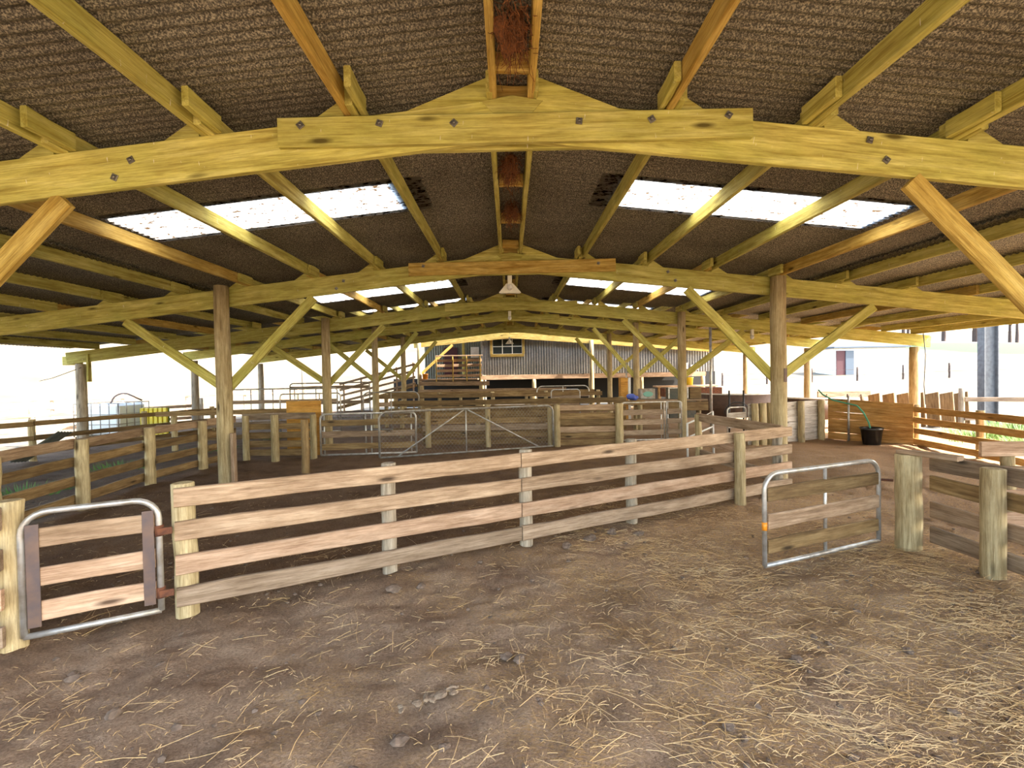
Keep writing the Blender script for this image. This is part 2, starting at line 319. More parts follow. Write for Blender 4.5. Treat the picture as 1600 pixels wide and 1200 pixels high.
def prism(name, poly, y0, y1, mat, parent=None):
    """polygon in x,z extruded along y"""
    c = Vector((sum(p[0] for p in poly)/len(poly), (y0+y1)/2, sum(p[1] for p in poly)/len(poly))); n = len(poly)
    v = [(p[0]-c.x, y0-c.y, p[1]-c.z) for p in poly]+[(p[0]-c.x, y1-c.y, p[1]-c.z) for p in poly]
    fc = [tuple(range(n)), tuple(range(2*n-1, n-1, -1))]+[((i+1) % n, i, n+i, n+(i+1) % n) for i in range(n)]
    me = mesh(name, v, fc); bm = bmesh.new(); bm.from_mesh(me); bmesh.ops.recalc_face_normals(bm, faces=bm.faces[:]); bm.to_mesh(me); bm.free()
    return link(name, me, mat, parent, Matrix.Translation(c))
def blob_mesh(r, seed, sub=2, amp=.35, flat=.7):
    rn = random.Random(seed); bm = bmesh.new(); bmesh.ops.create_icosphere(bm, subdivisions=sub, radius=r)
    ph = [(Vector((rn.gauss(0, 1), rn.gauss(0, 1), rn.gauss(0, 1)))*2.2/r, rn.uniform(0, 6)) for _ in range(5)]
    for w in bm.verts:
        k = 1+amp*sum(math.sin(w.co.dot(a)+p) for a, p in ph)/3; w.co = w.co*k; w.co.z *= flat
    me = bpy.data.meshes.new('blob'); bm.to_mesh(me); bm.free(); return me

# ------------------------------------------------------------------ setting: ground
def gz(x, y):
    return .018*math.sin(1.7*x+.6*y)+.014*math.sin(2.9*y-1.1*x+1)+.010*math.sin(5.3*x+2)*math.sin(4.1*y)
rng = np.random.default_rng(3)
VN = {}
def vnoise(X, Y, s, seed):
    if seed not in VN: VN[seed] = np.random.default_rng(seed).random((256, 256))
    r = VN[seed]; x = X*s; y = Y*s; xi = np.floor(x).astype(int); yi = np.floor(y).astype(int); fx = x-xi; fy = y-yi
    fx = fx*fx*(3-2*fx); fy = fy*fy*(3-2*fy)
    q = lambda i, j: r[(xi+i) % 256, (yi+j) % 256]
    return (q(0, 0)*(1-fx)+q(1, 0)*fx)*(1-fy)+(q(0, 1)*(1-fx)+q(1, 1)*fx)*fy
def axis(pieces):
    out = []
    for a, b, st in pieces: out += list(np.arange(a, b-1e-6, st))
    return np.array(out+[pieces[-1][1]])
gx = axis([(-11.3, -6, .12), (-6, 6, .045), (6, 10.9, .12)]); gy = axis([(-3, 1, .15), (1, 5.5, .03), (5.5, 12, .06), (12, 23.2, .2)])
X, Y = np.meshgrid(gx, gy, indexing='ij')
Z = .018*np.sin(1.7*X+.6*Y)+.014*np.sin(2.9*Y-1.1*X+1)+.010*np.sin(5.3*X+2)*np.sin(4.1*Y)
fade = np.clip((13-Y)/6, .3, 1)
Z = Z+fade*(.030*(vnoise(X+50, Y+50, 4, 1)-.5)+.024*(vnoise(X+50, Y+50, 11, 2)-.5)+.014*(vnoise(X+50, Y+50, 23, 5)-.5))
nx, ny = len(gx), len(gy); idx = np.arange(nx*ny).reshape(nx, ny)
quads = np.stack([idx[:-1, :-1], idx[1:, :-1], idx[1:, 1:], idx[:-1, 1:]], -1).reshape(-1, 4)
me = mesh('floor', np.stack([X, Y, Z], -1).reshape(-1, 3).tolist(), quads.tolist(), True)
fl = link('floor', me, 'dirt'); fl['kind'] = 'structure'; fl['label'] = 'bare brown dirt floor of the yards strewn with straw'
# paddock and hillside outside
tx = axis([(-260, -40, 8), (-40, 40, 2), (40, 260, 8)]); ty = axis([(-60, -10, 5), (-10, 50, 2), (50, 280, 8)])
X, Y = np.meshgrid(tx, ty, indexing='ij'); R = np.sqrt((X*.9)**2+(np.maximum(Y, 0)*.9)**2)
SLP = np.where(X > 0, np.clip(.135-.065*X/np.maximum(Y, 20), .055, .135), .135)
Z = -.12+np.maximum(0, R-30)*SLP+(vnoise(X+300, Y+300, .03, 8)-.5)*np.clip((R-30)/20, 0, 1)*np.where(X > 0, 2.5, 9)
Z = np.where(Y < -5, np.minimum(Z, 2), Z)
nx, ny = len(tx), len(ty); idx = np.arange(nx*ny).reshape(nx, ny)
quads = np.stack([idx[:-1, :-1], idx[1:, :-1], idx[1:, 1:], idx[:-1, 1:]], -1).reshape(-1, 4)
me = mesh('ground', np.stack([X, Y, Z], -1).reshape(-1, 3).tolist(), quads.tolist(), True)
gr = link('ground', me, 'paddock'); gr['kind'] = 'structure'; gr['label'] = 'dry pale paddock rising to a hillside beyond the shed'
def tz(x, y):
    i = np.searchsorted(tx, x)-1; j = np.searchsorted(ty, y)-1
    return float(Z[i:i+2, j:j+2].mean())

# ------------------------------------------------------------------ setting: roof
RZ, SL = 3.585, .108           # roof height at the ridge, fall per metre
RY0, RY1 = -.75, 21.9
EL, ER = -10.5, 9.95
PITCH_C, AMP = .0762, .0115
roof = link('ceiling', None, None, None, Matrix.Translation((0, 0, RZ))); roof['kind'] = 'structure'; roof['label'] = 'low pitched roof of old corrugated sheets on timber purlins'
def corr_mesh(x0, x1, wid, seg=6, nc=None, th=0):
    nc = nc or round(wid/PITCH_C); n = nc*seg; v, fc = [], []
    for i in range(n+1):
        y = wid*i/n-wid/2; z = AMP*math.cos(2*math.pi*i/seg)
        for x in (x0, x1): v.append((x, y, z-SL*abs(x)))
    for i in range(n): fc.append((2*i, 2*i+1, 2*i+3, 2*i+2))
    if th:                                   # turned-down cut end of the sheet
        k = len(v)
        for i in range(n+1): v.append((x0, v[2*i][1], v[2*i][2]-th))
        for i in range(n): fc.append((2*i, 2*i+2, k+i+1, k+i))
    return mesh('corrugated_sheet', v, fc, True)
SHW = PITCH_C*10
CM = {}
def sheet(name, x0, x1, yc, dz, mat):
    k = (x0, x1)
    if k not in CM: CM[k] = corr_mesh(x0, x1, SHW+PITCH_C, nc=11, th=.012 if abs(x0) > 4.5 else 0)
    # a share of the sheets sit a few millimetres proud of their neighbours
    return link(name, CM[k], mat, roof, Matrix.Translation((0, yc, RZ+dz+(.2 if yc > 11.25 else 0)+(.0025 if int(round(yc/SHW)) % 2 else -.0025))))
nS = int((RY1-RY0)/SHW)+1
for i in range(nS):
    yc = RY0+SHW*(i+.5)
    for sgn, e in ((-1, abs(EL)), (1, ER)):
        sk = any(abs(yc-q) < SHW*.5 for q in ((4.80, 9.40, 12.5, 16.9) if sgn < 0 else (4.80, 9.40, 13.6, 16.9)))
        if sk:
            sheet('roof_sheet', 0, sgn*1.17, yc, .004, 'roof_metal'); sheet('skylight_sheet', sgn*.86, sgn*3.9, yc, -.014, 'skylight'); sheet('roof_sheet', sgn*3.85, sgn*4.86, yc, .004, 'roof_metal')
        else: sheet('roof_sheet', 0, sgn*4.86, yc, 0, 'roof_metal')
        sheet('roof_sheet', sgn*4.74, sgn*e, yc, -.026, 'roof_metal')
me = mesh('ridge_capping', [(-.32, -1, -.02), (-.16, -1, .012), (0, -1, .045), (.16, -1, .012), (.32, -1, -.02)]+[(-.32, 1, -.02), (-.16, 1, .012), (0, 1, .045), (.16, 1, .012), (.32, 1, -.02)], [(i, i+1, i+6, i+5) for i in range(4)])
for a, b2, up_ in ((RY0, 11.7, 0), (11.2, RY1, .2)): link('ridge_capping', me, 'roof_metal', roof, Matrix.Translation((0, (a+b2)/2, RZ+up_)) @ Matrix.Diagonal((1, (b2-a)/2, 1, 1)))

TRUSS_Y = [3.15, 7.16, 11.17, 15.18, 19.19]
ZT = 3.42                                   # top of rafters at the apex
PX = [1.05, 2.0, 2.95, 3.95, 4.9, 5.9, 6.9, 7.85, 8.8, 9.65]
bays = [(-.62, 3.15)]+list(zip(TRUSS_Y[:-1], TRUSS_Y[1:]))+[(19.19, 21.85)]
PH, PT = .142, .047
for bi, (a, b2) in enumerate(bays):
    ZT = 3.62 if bi >= 3 else 3.42
    for sgn in (-1, 1):
        for k, px in enumerate(PX):
            if sgn > 0 and px > 9.5: px = 9.5
            off = .024 if bi % 2 else -.024
            zc = ZT-SL*px+PH/2
            board('purlin', (sgn*px+off, a-.12, zc), (sgn*px+off, b2+.12, zc), PH, PT, 'pine_amber' if (k+bi) % 4 == 0 else 'pine_green', roof, rough=.003)
        off = .012 if bi % 2 else -.012
        board('ridge_purlin', (sgn*.135+off*sgn, a-.05, ZT+PH/2-.004), (sgn*.135+off*sgn, b2+.05, ZT+PH/2-.004), PH, .045, 'pine_amber' if bi == 0 else 'pine_green', roof, rough=.003)
    for q in (a+.12, a+(b2-a)*.38, a+(b2-a)*.66, b2-.22):
        if bi == 0 and q < 2.6: continue
        board('ridge_block', (-.115, q, ZT+.07), (.115, q, ZT+.07), .12, .045, 'pine_amber', roof)

# ------------------------------------------------------------------ trusses
ORD = ['nearest', 'second', 'third', 'fourth', 'fifth']
def zt(x): return ZT-SL*abs(x)
IL, IR, OL, OR_ = -4.28, 3.96, -10.0, 9.45
RH = .27
for ti, d in enumerate(TRUSS_Y):
    ZT = 3.62 if ti >= 3 else 3.42
    lab = {0: 'nearest timber truss, bolted splice plate at its peak, across the top of the picture',
           1: 'second timber truss from the camera, joined at two yellow-green poles with knee braces',
           2: 'third timber truss from the camera, lower down behind the second one',
           3: 'fourth timber truss from the camera, seen under the third near the shed',
           4: 'farthest timber truss of the yard roof, last before the iron shed wall'}[ti]
    T = thing('roof_truss', (0, d, 2.4), lab, 'truss', 'roof trusses')
    for sgn, ip, e in ((-1, abs(IL), 10.35), (1, IR, 9.85)):
        z1 = zt(0)-RH/2; z2 = zt(ip)-RH/2; z3 = zt(e)-RH/2
        board('rafter', (sgn*.0, d+.045+.002*sgn, z1), (sgn*(ip), d+.045+.002*sgn, z2), RH, .05, 'pine_green', T, rough=.002)
        board('rafter', (sgn*(ip+.004), d+.043, z2), (sgn*e, d+.043, z3), RH, .05, 'pine_green', T, rough=.002)
        # knee braces from post to rafter
        bx = sgn*(ip-1.32); board('brace', (sgn*(ip-.01), d+.02, 1.47), (bx, d+.045, zt(bx)-RH-.02), .135, .048, 'pine_amber' if ti == 0 else 'pine_green', T, rough=.002)
        bx = sgn*(ip+1.5); board('brace', (sgn*(ip+.01), d+.02, 1.47), (bx, d+.045, zt(bx)-RH-.02), .135, .048, 'pine_amber' if ti == 0 else 'pine_green', T, rough=.002)
    board('splice_plate', (-1.52, d-.003, zt(0)-.225), (1.56, d-.003, zt(0)-.205), .19, .042, 'pine_amber' if ti == 1 else 'pine_green', T, rough=.002)
    board('splice_plate', (-1.52, d+.095, zt(0)-.225), (1.56, d+.095, zt(0)-.205), .19, .042, 'pine_green', T, rough=.002)
    prism('peak_block', [(-.20, zt(.20)-.003), (0, zt(0)+.012), (.20, zt(.2)-.003), (0, zt(0)-.24)], d+.0165, d+.0735, 'pine_green', T)
    for sgn in (-1, 1):
        prism('peak_packer', [(sgn*.16, zt(.16)-.01), (sgn*.16, zt(0)+.135), (sgn*.72, zt(.72)-.01)], d+.022, d+.066, 'pine_green', T)
        for k, px in enumerate(PX[:6] if ti < 3 else PX[:4]):
            prism('purlin_packer', [(sgn*(px+.055), zt(px+.055)-.01), (sgn*(px+.055), zt(px)+.125), (sgn*(px+.30), zt(px+.3)-.01)], d+.022, d+.066, 'pine_green', T)
            if ti < 3: board('purlin_cleat', (sgn*(px-.075), d-.30, zt(px)+.068), (sgn*(px-.075), d+.02, zt(px)+.068), .12, .042, 'pine_green', T)
    if ti < 2:
        bp_ = [(-1.37, 3.235), (-.86, 3.24), (-.38, 3.235), (.43, 3.235), (.90, 3.24), (1.40, 3.26)] if ti == 0 else [(-1.3, 3.24), (1.3, 3.24)]
        for bx, bz in bp_+[(-2.50, zt(2.5)-.10), (-2.61, zt(2.6)-.20), (2.35, zt(2.35)-.06), (2.46, zt(2.46)-.18)]:
            yy = d-.029 if abs(bx) < 1.5 else d+.016
            bt = box('bolt_washer', (bx-.021, yy-.005, bz-.021), (bx+.021, yy+.004, bz+.021), 'bolt_steel', T, bev=.002)
            M = MW[bt.name].copy(); s = Matrix.Rotation(random.uniform(0, 1.2), 4, 'Y'); bt.matrix_basis = M @ s; MW[bt.name] = M @ s
            tube('bolt_head', [(bx, yy-.014, bz), (bx, yy-.004, bz)], .011, 'bolt_steel', bt, 6)

# poles carrying the trusses
def pole(base, h, r, label, mat='log_wood', taper=.86, grp='roof poles'):
    o = log('roof_pole', base, h, r, mat, None, taper, sink=.25); return tag(o, label, 'pole', grp)
for ti, d in enumerate(TRUSS_Y):
    if ti == 0: continue
    ZT = 3.62 if ti >= 3 else 3.42
    h = zt(4.2)+.02
    if ti == 1:
        T = thing('roof_pole', (IL, d-.06, 0), 'thick split timber pole left of the pens with a short board strapped beside it', 'pole', 'roof poles')
        log('pole_shaft', (IL, d-.06, 0), h, .112, 'log_wood', T, .9, sink=.25)
        board('pole_board', (IL+.155, d-.12, -.1), (IL+.15, d-.12, .82), .085, .05, 'rail_tan', T, upv=(0, 1, 0))
        T = thing('roof_pole', (IR+.0, d-.06, 0), 'thick squared timber pole behind the right end of the front rail fence', 'pole', 'roof poles')
        log('pole_shaft', (IR+.0, d-.06, 0), h, .112, 'log_wood', T, .95, sink=.25)
        box('number_plate', (IR+.01, d-.181, 1.43), (IR+.055, d-.168, 1.63), 'steel_dark', T, .002)
    else:
        pole((IL, d-.06, 0), h, .105, {2: 'stout pole standing behind the orange plywood board and tube gate', 3: 'slim pole on the left, fourth truss, in front of the ramp rails', 4: 'thin distant pole on the left beside the foot of the porch'}[ti])
        pole((IR-.0, d-.06, 0), h, .105, {2: 'stout brown pole at the end of the wooden gates, right of the pens', 3: 'round pole beside the blue bag and the upright cabinet', 4: 'round distant pole in front of the iron wall, right of the window'}[ti])
for ti, d in enumerate(TRUSS_Y[2:]+[23.2]):
    ti += 2; ZT = 3.62 if ti >= 3 else 3.42
    pole((OL, d, -.1), zt(10)+.06-.27, .115, {2: 'grey weathered pole at the left edge beside the white water tank', 3: 'grey outer pole on the left, second along the eave', 4: 'grey outer pole on the left, third along the eave', 5: 'grey outer pole on the left, farthest along the eave'}[ti], 'log_grey', .85, 'outer eave poles')
    if ti < 5: pole((OR_, d, -.1), zt(9.45)+.06-.27, .115, {2: 'brown outer pole behind the slatted fence on the right', 3: 'thin outer pole on the right, seen over the grey plank wall', 4: 'thin outer pole on the right, farthest, beside the galvanised standpipe'}[ti], 'log_wood', .85, 'outer eave poles')
ZT = 3.42
T = thing('eave_bracket', (OL, 11.3, 2.0), 'green-stained timber block and short batten bolted to left outer pole', 'bracket')
box('block', (OL-.55, 11.30, 2.02), (OL-.12, 11.38, 2.22), 'pine_green', T); board('batten', (OL+.16, 11.2, 1.62), (OL+.16, 11.2, 2.26), .10, .05, 'pine_green', T, upv=(0, 1, 0))

# ------------------------------------------------------------------ fences
RAILS = ['rail_tan', 'rail_pink', 'rail_grey']
def fence(name_label, posts, runs, zs, group=None, ph=.88, pr=.065, rh=.125, rt_=.038, side=1, pmat='log_wood', mats=None, off=None, name='rail_fence'):
    """posts: [(x,y)]; runs: [(p,q)] board ends; zs: rail heights"""
    T = thing(name, (posts[0][0], posts[0][1], 0), name_label, 'fence', group)
    for (x, y, *hh) in posts: log('post', (x, y, 0), hh[0] if hh else ph, hh[1] if len(hh) > 1 else pr, pmat, T, .95)
    for (p, q) in runs:
        p, q = Vector((*p, 0)), Vector((*q, 0)); dr = (q-p).normalized(); n = Vector((dr.y, -dr.x, 0))*(off if off is not None else (pr+rt_/2))*side
        for i, z in enumerate(zs):
            mt = (mats[i % len(mats)] if mats else random.choice(RAILS))
            board('rail', p+n+Vector((0, 0, z+random.uniform(-.008, .008))), q+n+Vector((0, 0, z+random.uniform(-.008, .008))), rh*random.uniform(.94, 1.05), rt_, mt, T)
    return T
Z4 = (.155, .372, .60, .825)
M4 = ['rail_tan', 'rail_pink', 'rail_tan', 'rail_tan']
FF = thing('rail_fence', (-2.27, 3.23, 0), 'long four-rail timber fence crossing the foreground', 'fence')
fp = [(-2.27, 3.23), (-1.09, 3.83), (.04, 4.40), (1.18, 4.98), (2.61, 5.70), (3.52, 6.16)]
for (x, y), r in zip(fp[:4], (.072, .06, .062, .06)): log('post', (x+(.04 if x > -2 else -.025), y+(.06 if x > -2 else .05), 0), .90, r, 'log_grey' if x > -2 else 'log_wood', FF, .97)
d = Vector((fp[5][0]-fp[0][0], fp[5][1]-fp[0][1], 0)).normalized(); nrm = Vector((d.y, -d.x, 0))
log('post', (2.63, 5.58, 0), .87, .062, 'log_wood', FF, .97); log('post', (3.40, 6.16, 0), .80, .06, 'log_grey', FF, .97)
for i, z in enumerate(Z4):
    a, b2, c = Vector((fp[0][0]-.03, fp[0][1]-.045, z)), Vector((.035, 4.355, z-.005)), Vector((3.56, 6.135, z-.01))
    board('rail', a, b2-d*.004, .128, .038, M4[i] if i != 0 else 'rail_grey', FF); board('rail', b2+d*.004, c, .128, .038, M4[i] if i else 'rail_grey', FF)
# fence beyond the left gate
fence('short four-rail fence at the left edge with rail ends butting the gate post', [(-3.06, 2.86, .9, .07), (-4.3, 2.25)], [((-3.0, 2.80), (-4.5, 2.1))], Z4, side=-1)
# fence along the left of the pen
Z5 = (.13, .36, .60, .83)
fence('four-rail fence with stout posts running back along the left pen', [(-5.15, 4.7), (-5.48, 6.07), (-5.62, 7.39), (-5.54, 8.53)], [((-5.0, 3.0), (-5.47, 6.07)), ((-5.47, 6.07), (-5.62, 7.39)), ((-5.62, 7.39), (-5.50, 8.75)), ((-5.50, 8.75), (-5.42, 9.5))], Z5, side=-1, mats=['rail_dark', 'rail_dark', 'rail_dark', 'rail_tan'], pr=.075)
# outer left fence
fence('two-rail outer fence in front of the white water tank', [(-10.9, 7.2), (-9.62, 9.6), (-8.9, 11.6), (-8.25, 13.2)], [((-11.4, 6.4), (-9.62, 9.6)), ((-9.62, 9.6), (-8.25, 13.4))], (.24, .52, .80), mats=['rail_dark'], pr=.06, rh=.10)
# back fence of the left pen
fence('weathered board fence behind the thick left pole, in front of the orange plywood', [(-5.3, 9.5), (-4.66, 9.36, .90, .075), (-3.98, 9.55)], [((-5.4, 9.5), (-3.95, 9.5))], (.14, .31, .48, .66, .86), mats=['rail_dark', 'rail_dark', 'rail_dark', 'rail_dark', 'rail_grey'], side=-1, off=.08)
tag(log('gate_post', (-3.56, 8.18, 0), .90, .068, 'rail_dark'), 'lone dark upright post standing in the middle pen', 'post')
tag(box('plywood_sheet', (-4.72, 10.0, .0), (-4.0, 10.02, 1.14), 'plywood', None, .003), 'orange-brown plywood sheet standing on edge behind the board fence', 'board')
# boards behind the mesh gate
fence('wall of dark horizontal boards behind the wire mesh gate', [(-1.9, 10.75), (-.55, 10.7, .95, .06), (.85, 10.7)], [((-2.05, 10.8), (-.55, 10.8)), ((-.55, 10.8), (.95, 10.8))], (.10, .26, .42, .57, .72, .86), mats=['rail_dark', 'rail_dark', 'rail_grey', 'rail_dark'], side=-1, off=.09)
fence('close-boarded timber panel at the right of the wire mesh gate', [(.98, 10.52, .92, .07), (2.36, 10.55, .93, .09)], [((.98, 10.56), (2.30, 10.56))], (.09, .24, .37, .53, .67, .85), mats=['rail_dark', 'rail_dark', 'rail_tan'], side=-1, off=.02)
# corner run behind the front fence
fence('short side fence with wide top board returning from the front fence end', [(3.28, 8.45, .84, .06)], [((3.46, 6.3), (3.20, 8.5))], (.16, .40, .80), rh=.14, side=1)
# right fence in the foreground
RF = thing('rail_fence', (3.41, 4.16, 0), 'four-rail fence with thick round posts at the right foreground', 'fence')
log('post', (3.43, 4.16, 0), .84, .098, 'log_wood', RF, .97); log('post', (3.53, 3.52, 0), .84, .075, 'log_wood', RF, .97); log('post', (3.62, 2.2, 0), .84, .075, 'log_wood', RF, .97)
for z, mt in zip((.15, .37, .60, .78), ('rail_grey', 'rail_tan', 'rail_dark', 'rail_grey')):
    board('rail', (3.60, 4.12, z), (3.66, 3.3, z), .13, .04, mt, RF); board('rail', (3.663, 3.29, z), (3.80, 1.9, z), .13, .04, mt, RF)
board('cap_board', (3.40, 4.22, .865), (3.57, 3.82, .862), .04, .10, 'rail_tan', RF)
fence('side fence with a broad top board beyond the right foreground posts', [(4.72, 4.55, .82, .055), (6.4, 4.3)], [((4.45, 4.62), (7.2, 4.2))], (.14, .36, .58, .82), rh=.14, side=1)
# plank wall and slatted fence on the right
def wall_run(label, p, q, zs, rh, mats, posts, pr=.07, ph=.9, gap_thick=.035, name='plank_wall', cat='wall', post_off=-.085):
    T = thing(name, (*p, 0), label, cat); P0, Q0 = Vector((*p, 0)), Vector((*q, 0)); dr = (Q0-P0); l = dr.length; dr.normalize(); n = Vector((dr.y, -dr.x, 0))
    for i, z in enumerate(zs): board('plank', P0+Vector((0, 0, z)), Q0+Vector((0, 0, z)), rh, gap_thick, mats[i % len(mats)], T)
    for t in posts: log('post', P0+dr*l*t-n*post_off, ph, pr, 'log_wood', T, .97)
    return T
wall_run('pale grey plank wall held by round posts, at the right of the pens', (5.05, 10.2), (7.16, 11.05), (.07, .22, .37, .52, .67, .82), .146, ['wood_white'], (.04, .14, .24, .38, .66, .95), ph=.90, pr=.07, post_off=-.09)
SF = thing('slatted_fence', (7.42, 11.5, 0), 'sunlit orange slatted fence on the right, close boarded at its far end', 'fence')
sp, sq, se = Vector((7.30, 11.0, 0)), Vector((8.22, 9.75, 0)), Vector((7.78, 6.2, 0))
for i, z in enumerate((.08, .24, .40, .56, .715, .865)): board('slat', sp+Vector((0, 0, z)), sq+Vector((0, 0, z*.91)), .151 if i < 4 else .143, .035, 'board_orange', SF)
dd = (se-sq).normalized()
for z in (.10, .32, .54, .755): board('slat', sq+dd*.02+Vector((0, 0, z)), se+Vector((0, 0, z)), .12, .036, 'board_orange', SF)
nn = Vector((dd.y, -dd.x, 0))
for p in (sp+Vector((.10, .02, 0)), sq+Vector((.09, .04, 0)), sq+dd*1.5+Vector((.09, 0, 0)), sq+dd*3.0+Vector((.09, 0, 0))): log('post', p, .84, .062, 'log_wood', SF, .96)

# ------------------------------------------------------------------ gates
def gate(label, p, q, z0, z1, boards, r=.02, rad=.12, bars=(), mat='galv', bmats=('rail_tan',), bt=.03, front=1, straps=None, group=None, corners=(1, 1), bh=.115, name='pipe_gate', hinge=None):
    T = thing(name, (*p, 0), label, 'gate', group); P0, Q0 = Vector((*p, 0)), Vector((*q, 0)); dr = (Q0-P0); l = dr.length; dr.normalize(); n = Vector((dr.y, -dr.x, 0))*front
    tube('pipe_frame', rounded(P0, Q0, z0, z1, rad, corners=corners), r, mat, T, 8)
    tube('bottom_pipe', [P0+Vector((0, 0, z0)), Q0+Vector((0, 0, z0))], r, mat, T, 8)
    for t in bars: tube('upright_bar', [P0+dr*l*t+Vector((0, 0, z0)), P0+dr*l*t+Vector((0, 0, z1))], r*.75, mat, T, 8)
    for i, z in enumerate(boards):
        a = r+.004; board('board', P0+dr*a+n*(bt*.5)*.2+Vector((0, 0, z)), Q0-dr*a+n*(bt*.5)*.2+Vector((0, 0, z+random.uniform(-.006, .006))), bh, bt, bmats[i % len(bmats)], T)
    if straps:
        for t in (.0, 1.0):
            c = P0+dr*(l*t+(.055 if t == 0 else -.055))+n*.022
            board('steel_strap', c+Vector((0, 0, boards[0]-.09)), c+Vector((0, 0, boards[-1]+.085)), .062, .006, straps, T, upv=dr, rough=0)
    return T
G1 = gate('small pipe gate with three boards and dark steel side straps, left foreground', (-2.965, 2.835), (-2.375, 3.145), .09, .83, (.235, .44, .675), r=.019, rad=.13, bmats=('rail_pink', 'rail_pink', 'rail_tan'), straps='steel_dark', front=1)
for z in (.21, .62): 
    tube('hinge', [(-2.375, 3.145, z-.035), (-2.375, 3.145, z+.035)], .027, 'rust', G1, 8)
    board('hinge_strap', (-2.36, 3.11, z), (-2.29, 3.145, z), .045, .016, 'rust', G1, rough=0)
G2 = gate('open pipe gate with three weathered boards, right foreground', (1.95, 3.76), (3.26, 4.28), .05, .78, (.20, .40, .615), r=.019, rad=.14, bars=(.5,), bmats=('rail_dark', 'rail_tan', 'rail_dark'))
tube('latch_pin', [(3.27, 4.28, .60), (3.36, 4.24, .60)], .012, 'rust', G2, 6)
tube('paint_band', [(1.95, 3.76, .335), (1.95, 3.76, .40)], .0205, 'orange_plastic', G2, 8)
G3 = gate('galvanised double pipe gate with grey uprights and boards, left of the mesh gate', (-3.86, 9.6), (-1.98, 9.78), .06, .88, (.22, .47, .70), r=.02, rad=.10, bars=(.04, .47, .53, .95), bmats=('rail_dark', 'rail_tan', 'rail_dark'), bh=.12)
# wire mesh gate with braces
P0, Q0 = Vector((-2.58, 9.22, 0)), Vector((.88, 10.36, 0)); dr = (Q0-P0).normalized(); l = (Q0-P0).length
MG = thing('mesh_gate', tuple(P0), 'wide wire mesh gate with rounded pipe frame and two diagonal braces', 'gate')
tube('pipe_frame', rounded(P0, Q0, .05, .93, .15), .022, 'galv_dark', MG, 8); tube('bottom_pipe', [P0+Vector((0, 0, .05)), Q0+Vector((0, 0, .05))], .018, 'galv_dark', MG, 8)
mid = P0+dr*l*.47
tube('upright_bar', [mid+Vector((0, 0, .05)), mid+Vector((0, 0, .93))], .014, 'galv', MG, 8)
tube('brace', [P0+dr*.35+Vector((0, 0, .06)), mid+Vector((0, 0, .91))-dr*.04], .013, 'galv', MG, 8); tube('brace', [Q0-dr*.35+Vector((0, 0, .06)), mid+Vector((0, 0, .91))+dr*.04], .013, 'galv', MG, 8)
v, fc = [], []; pw = .075; k = int(l/pw)
for s in (1, -1):
    for i in range(-12, k+12):
        t0, t1 = i*pw, i*pw+s*.86*.85
        a0, a1 = max(.02, min(l-.02, t0)), max(.02, min(l-.02, t1))
        if abs(a1-a0) < .02: continue
        za = .06+.86*(a0-t0)/(t1-t0); zb_ = .06+.86*(a1-t0)/(t1-t0)
        tube_geo([P0+dr*a0+Vector((0, .004*s, za)), P0+dr*a1+Vector((0, .004*s, zb_))], .0017, 3, v, fc, False)
me = mesh('wire_mesh', [q-P0 for q in v], fc); wm = link('wire_mesh', me, 'galv_dark', MG, Matrix.Translation(P0)); wm['kind'] = 'stuff'
gate('grey pipe gate with three boards beside the close-boarded panel', (2.44, 10.62), (3.42, 10.75), .10, .94, (.26, .50, .72), r=.017, rad=.06, bars=(.93,), bmats=('rail_grey',), corners=(1, 0))
gate('narrow pipe gate with three boards next to the brown pole', (3.48, 10.78), (3.83, 10.8), .10, .94, (.26, .50, .72), r=.015, rad=.05, bars=(.1, .9), bmats=('rail_grey',), corners=(0, 1))
gate('pipe gate with two pale boards in front of the plank wall', (4.55, 10.1), (5.02, 10.25), .25, .83, (.45, .66), r=.016, rad=.08, bmats=('wood_white',), bh=.12)
SR = thing('pipe_rail', (3.2, 8.7, 0), 'white sloping pipe handrail behind the front fence corner', 'rail')
tube('top_pipe', [(3.18, 8.7, 0), (3.18, 8.7, .66), (3.5, 8.8, .76), (3.72, 8.88, .86), (3.74, 8.89, .05)], .02, 'white_paint', SR, 8); tube('mid_pipe', [(3.18, 8.7, .40), (3.73, 8.885, .58)], .015, 'white_paint', SR, 8); tube('stay', [(3.46, 8.79, .48), (3.46, 8.79, .74)], .012, 'white_paint', SR, 6)

# ------------------------------------------------------------------ pens further back
fence('long low board fence across the yard in front of the iron shed', [(-4.0, 15.3), (-2.3, 15.3), (-.6, 15.3), (1.1, 15.3), (2.8, 15.4)], [((-4.2, 15.25), (-.6, 15.25)), ((-.6, 15.25), (2.9, 15.35))], (.30, .52, .74, .98), mats=['rail_dark', 'rail_dark', 'rail_tan'], rh=.13, ph=1.08)
fence('far board fence below the porch of the iron shed', [(-4.6, 19.0), (-2.0, 19.0), (.6, 19.0), (3.2, 19.0)], [((-4.8, 18.95), (.6, 18.95)), ((.6, 18.95), (3.3, 18.95))], (.30, .58, .92), mats=['rail_dark', 'rail_tan'], rh=.15, ph=1.0)
fence('dim board fence dividing the middle pens behind the mesh boards', [(-2.9, 12.6), (-.9, 12.6), (1.2, 12.6), (2.9, 12.7)], [((-3.1, 12.55), (3.0, 12.65))], (.2, .45, .68, .9), mats=['rail_dark'], rh=.14, ph=.98)
gate('small grey pipe gate in the far pens below the iron wall', (1.25, 15.0), (2.15, 15.0), .3, 1.12, (.6, .85), r=.018, rad=.1, bmats=('rail_grey',))
gate('pale pipe gate in the farthest pens left of the round pole', (1.0, 18.4), (3.0, 18.4), .2, 1.15, (.5, .8), r=.02, rad=.2, bars=(.5,), bmats=('rail_grey',))
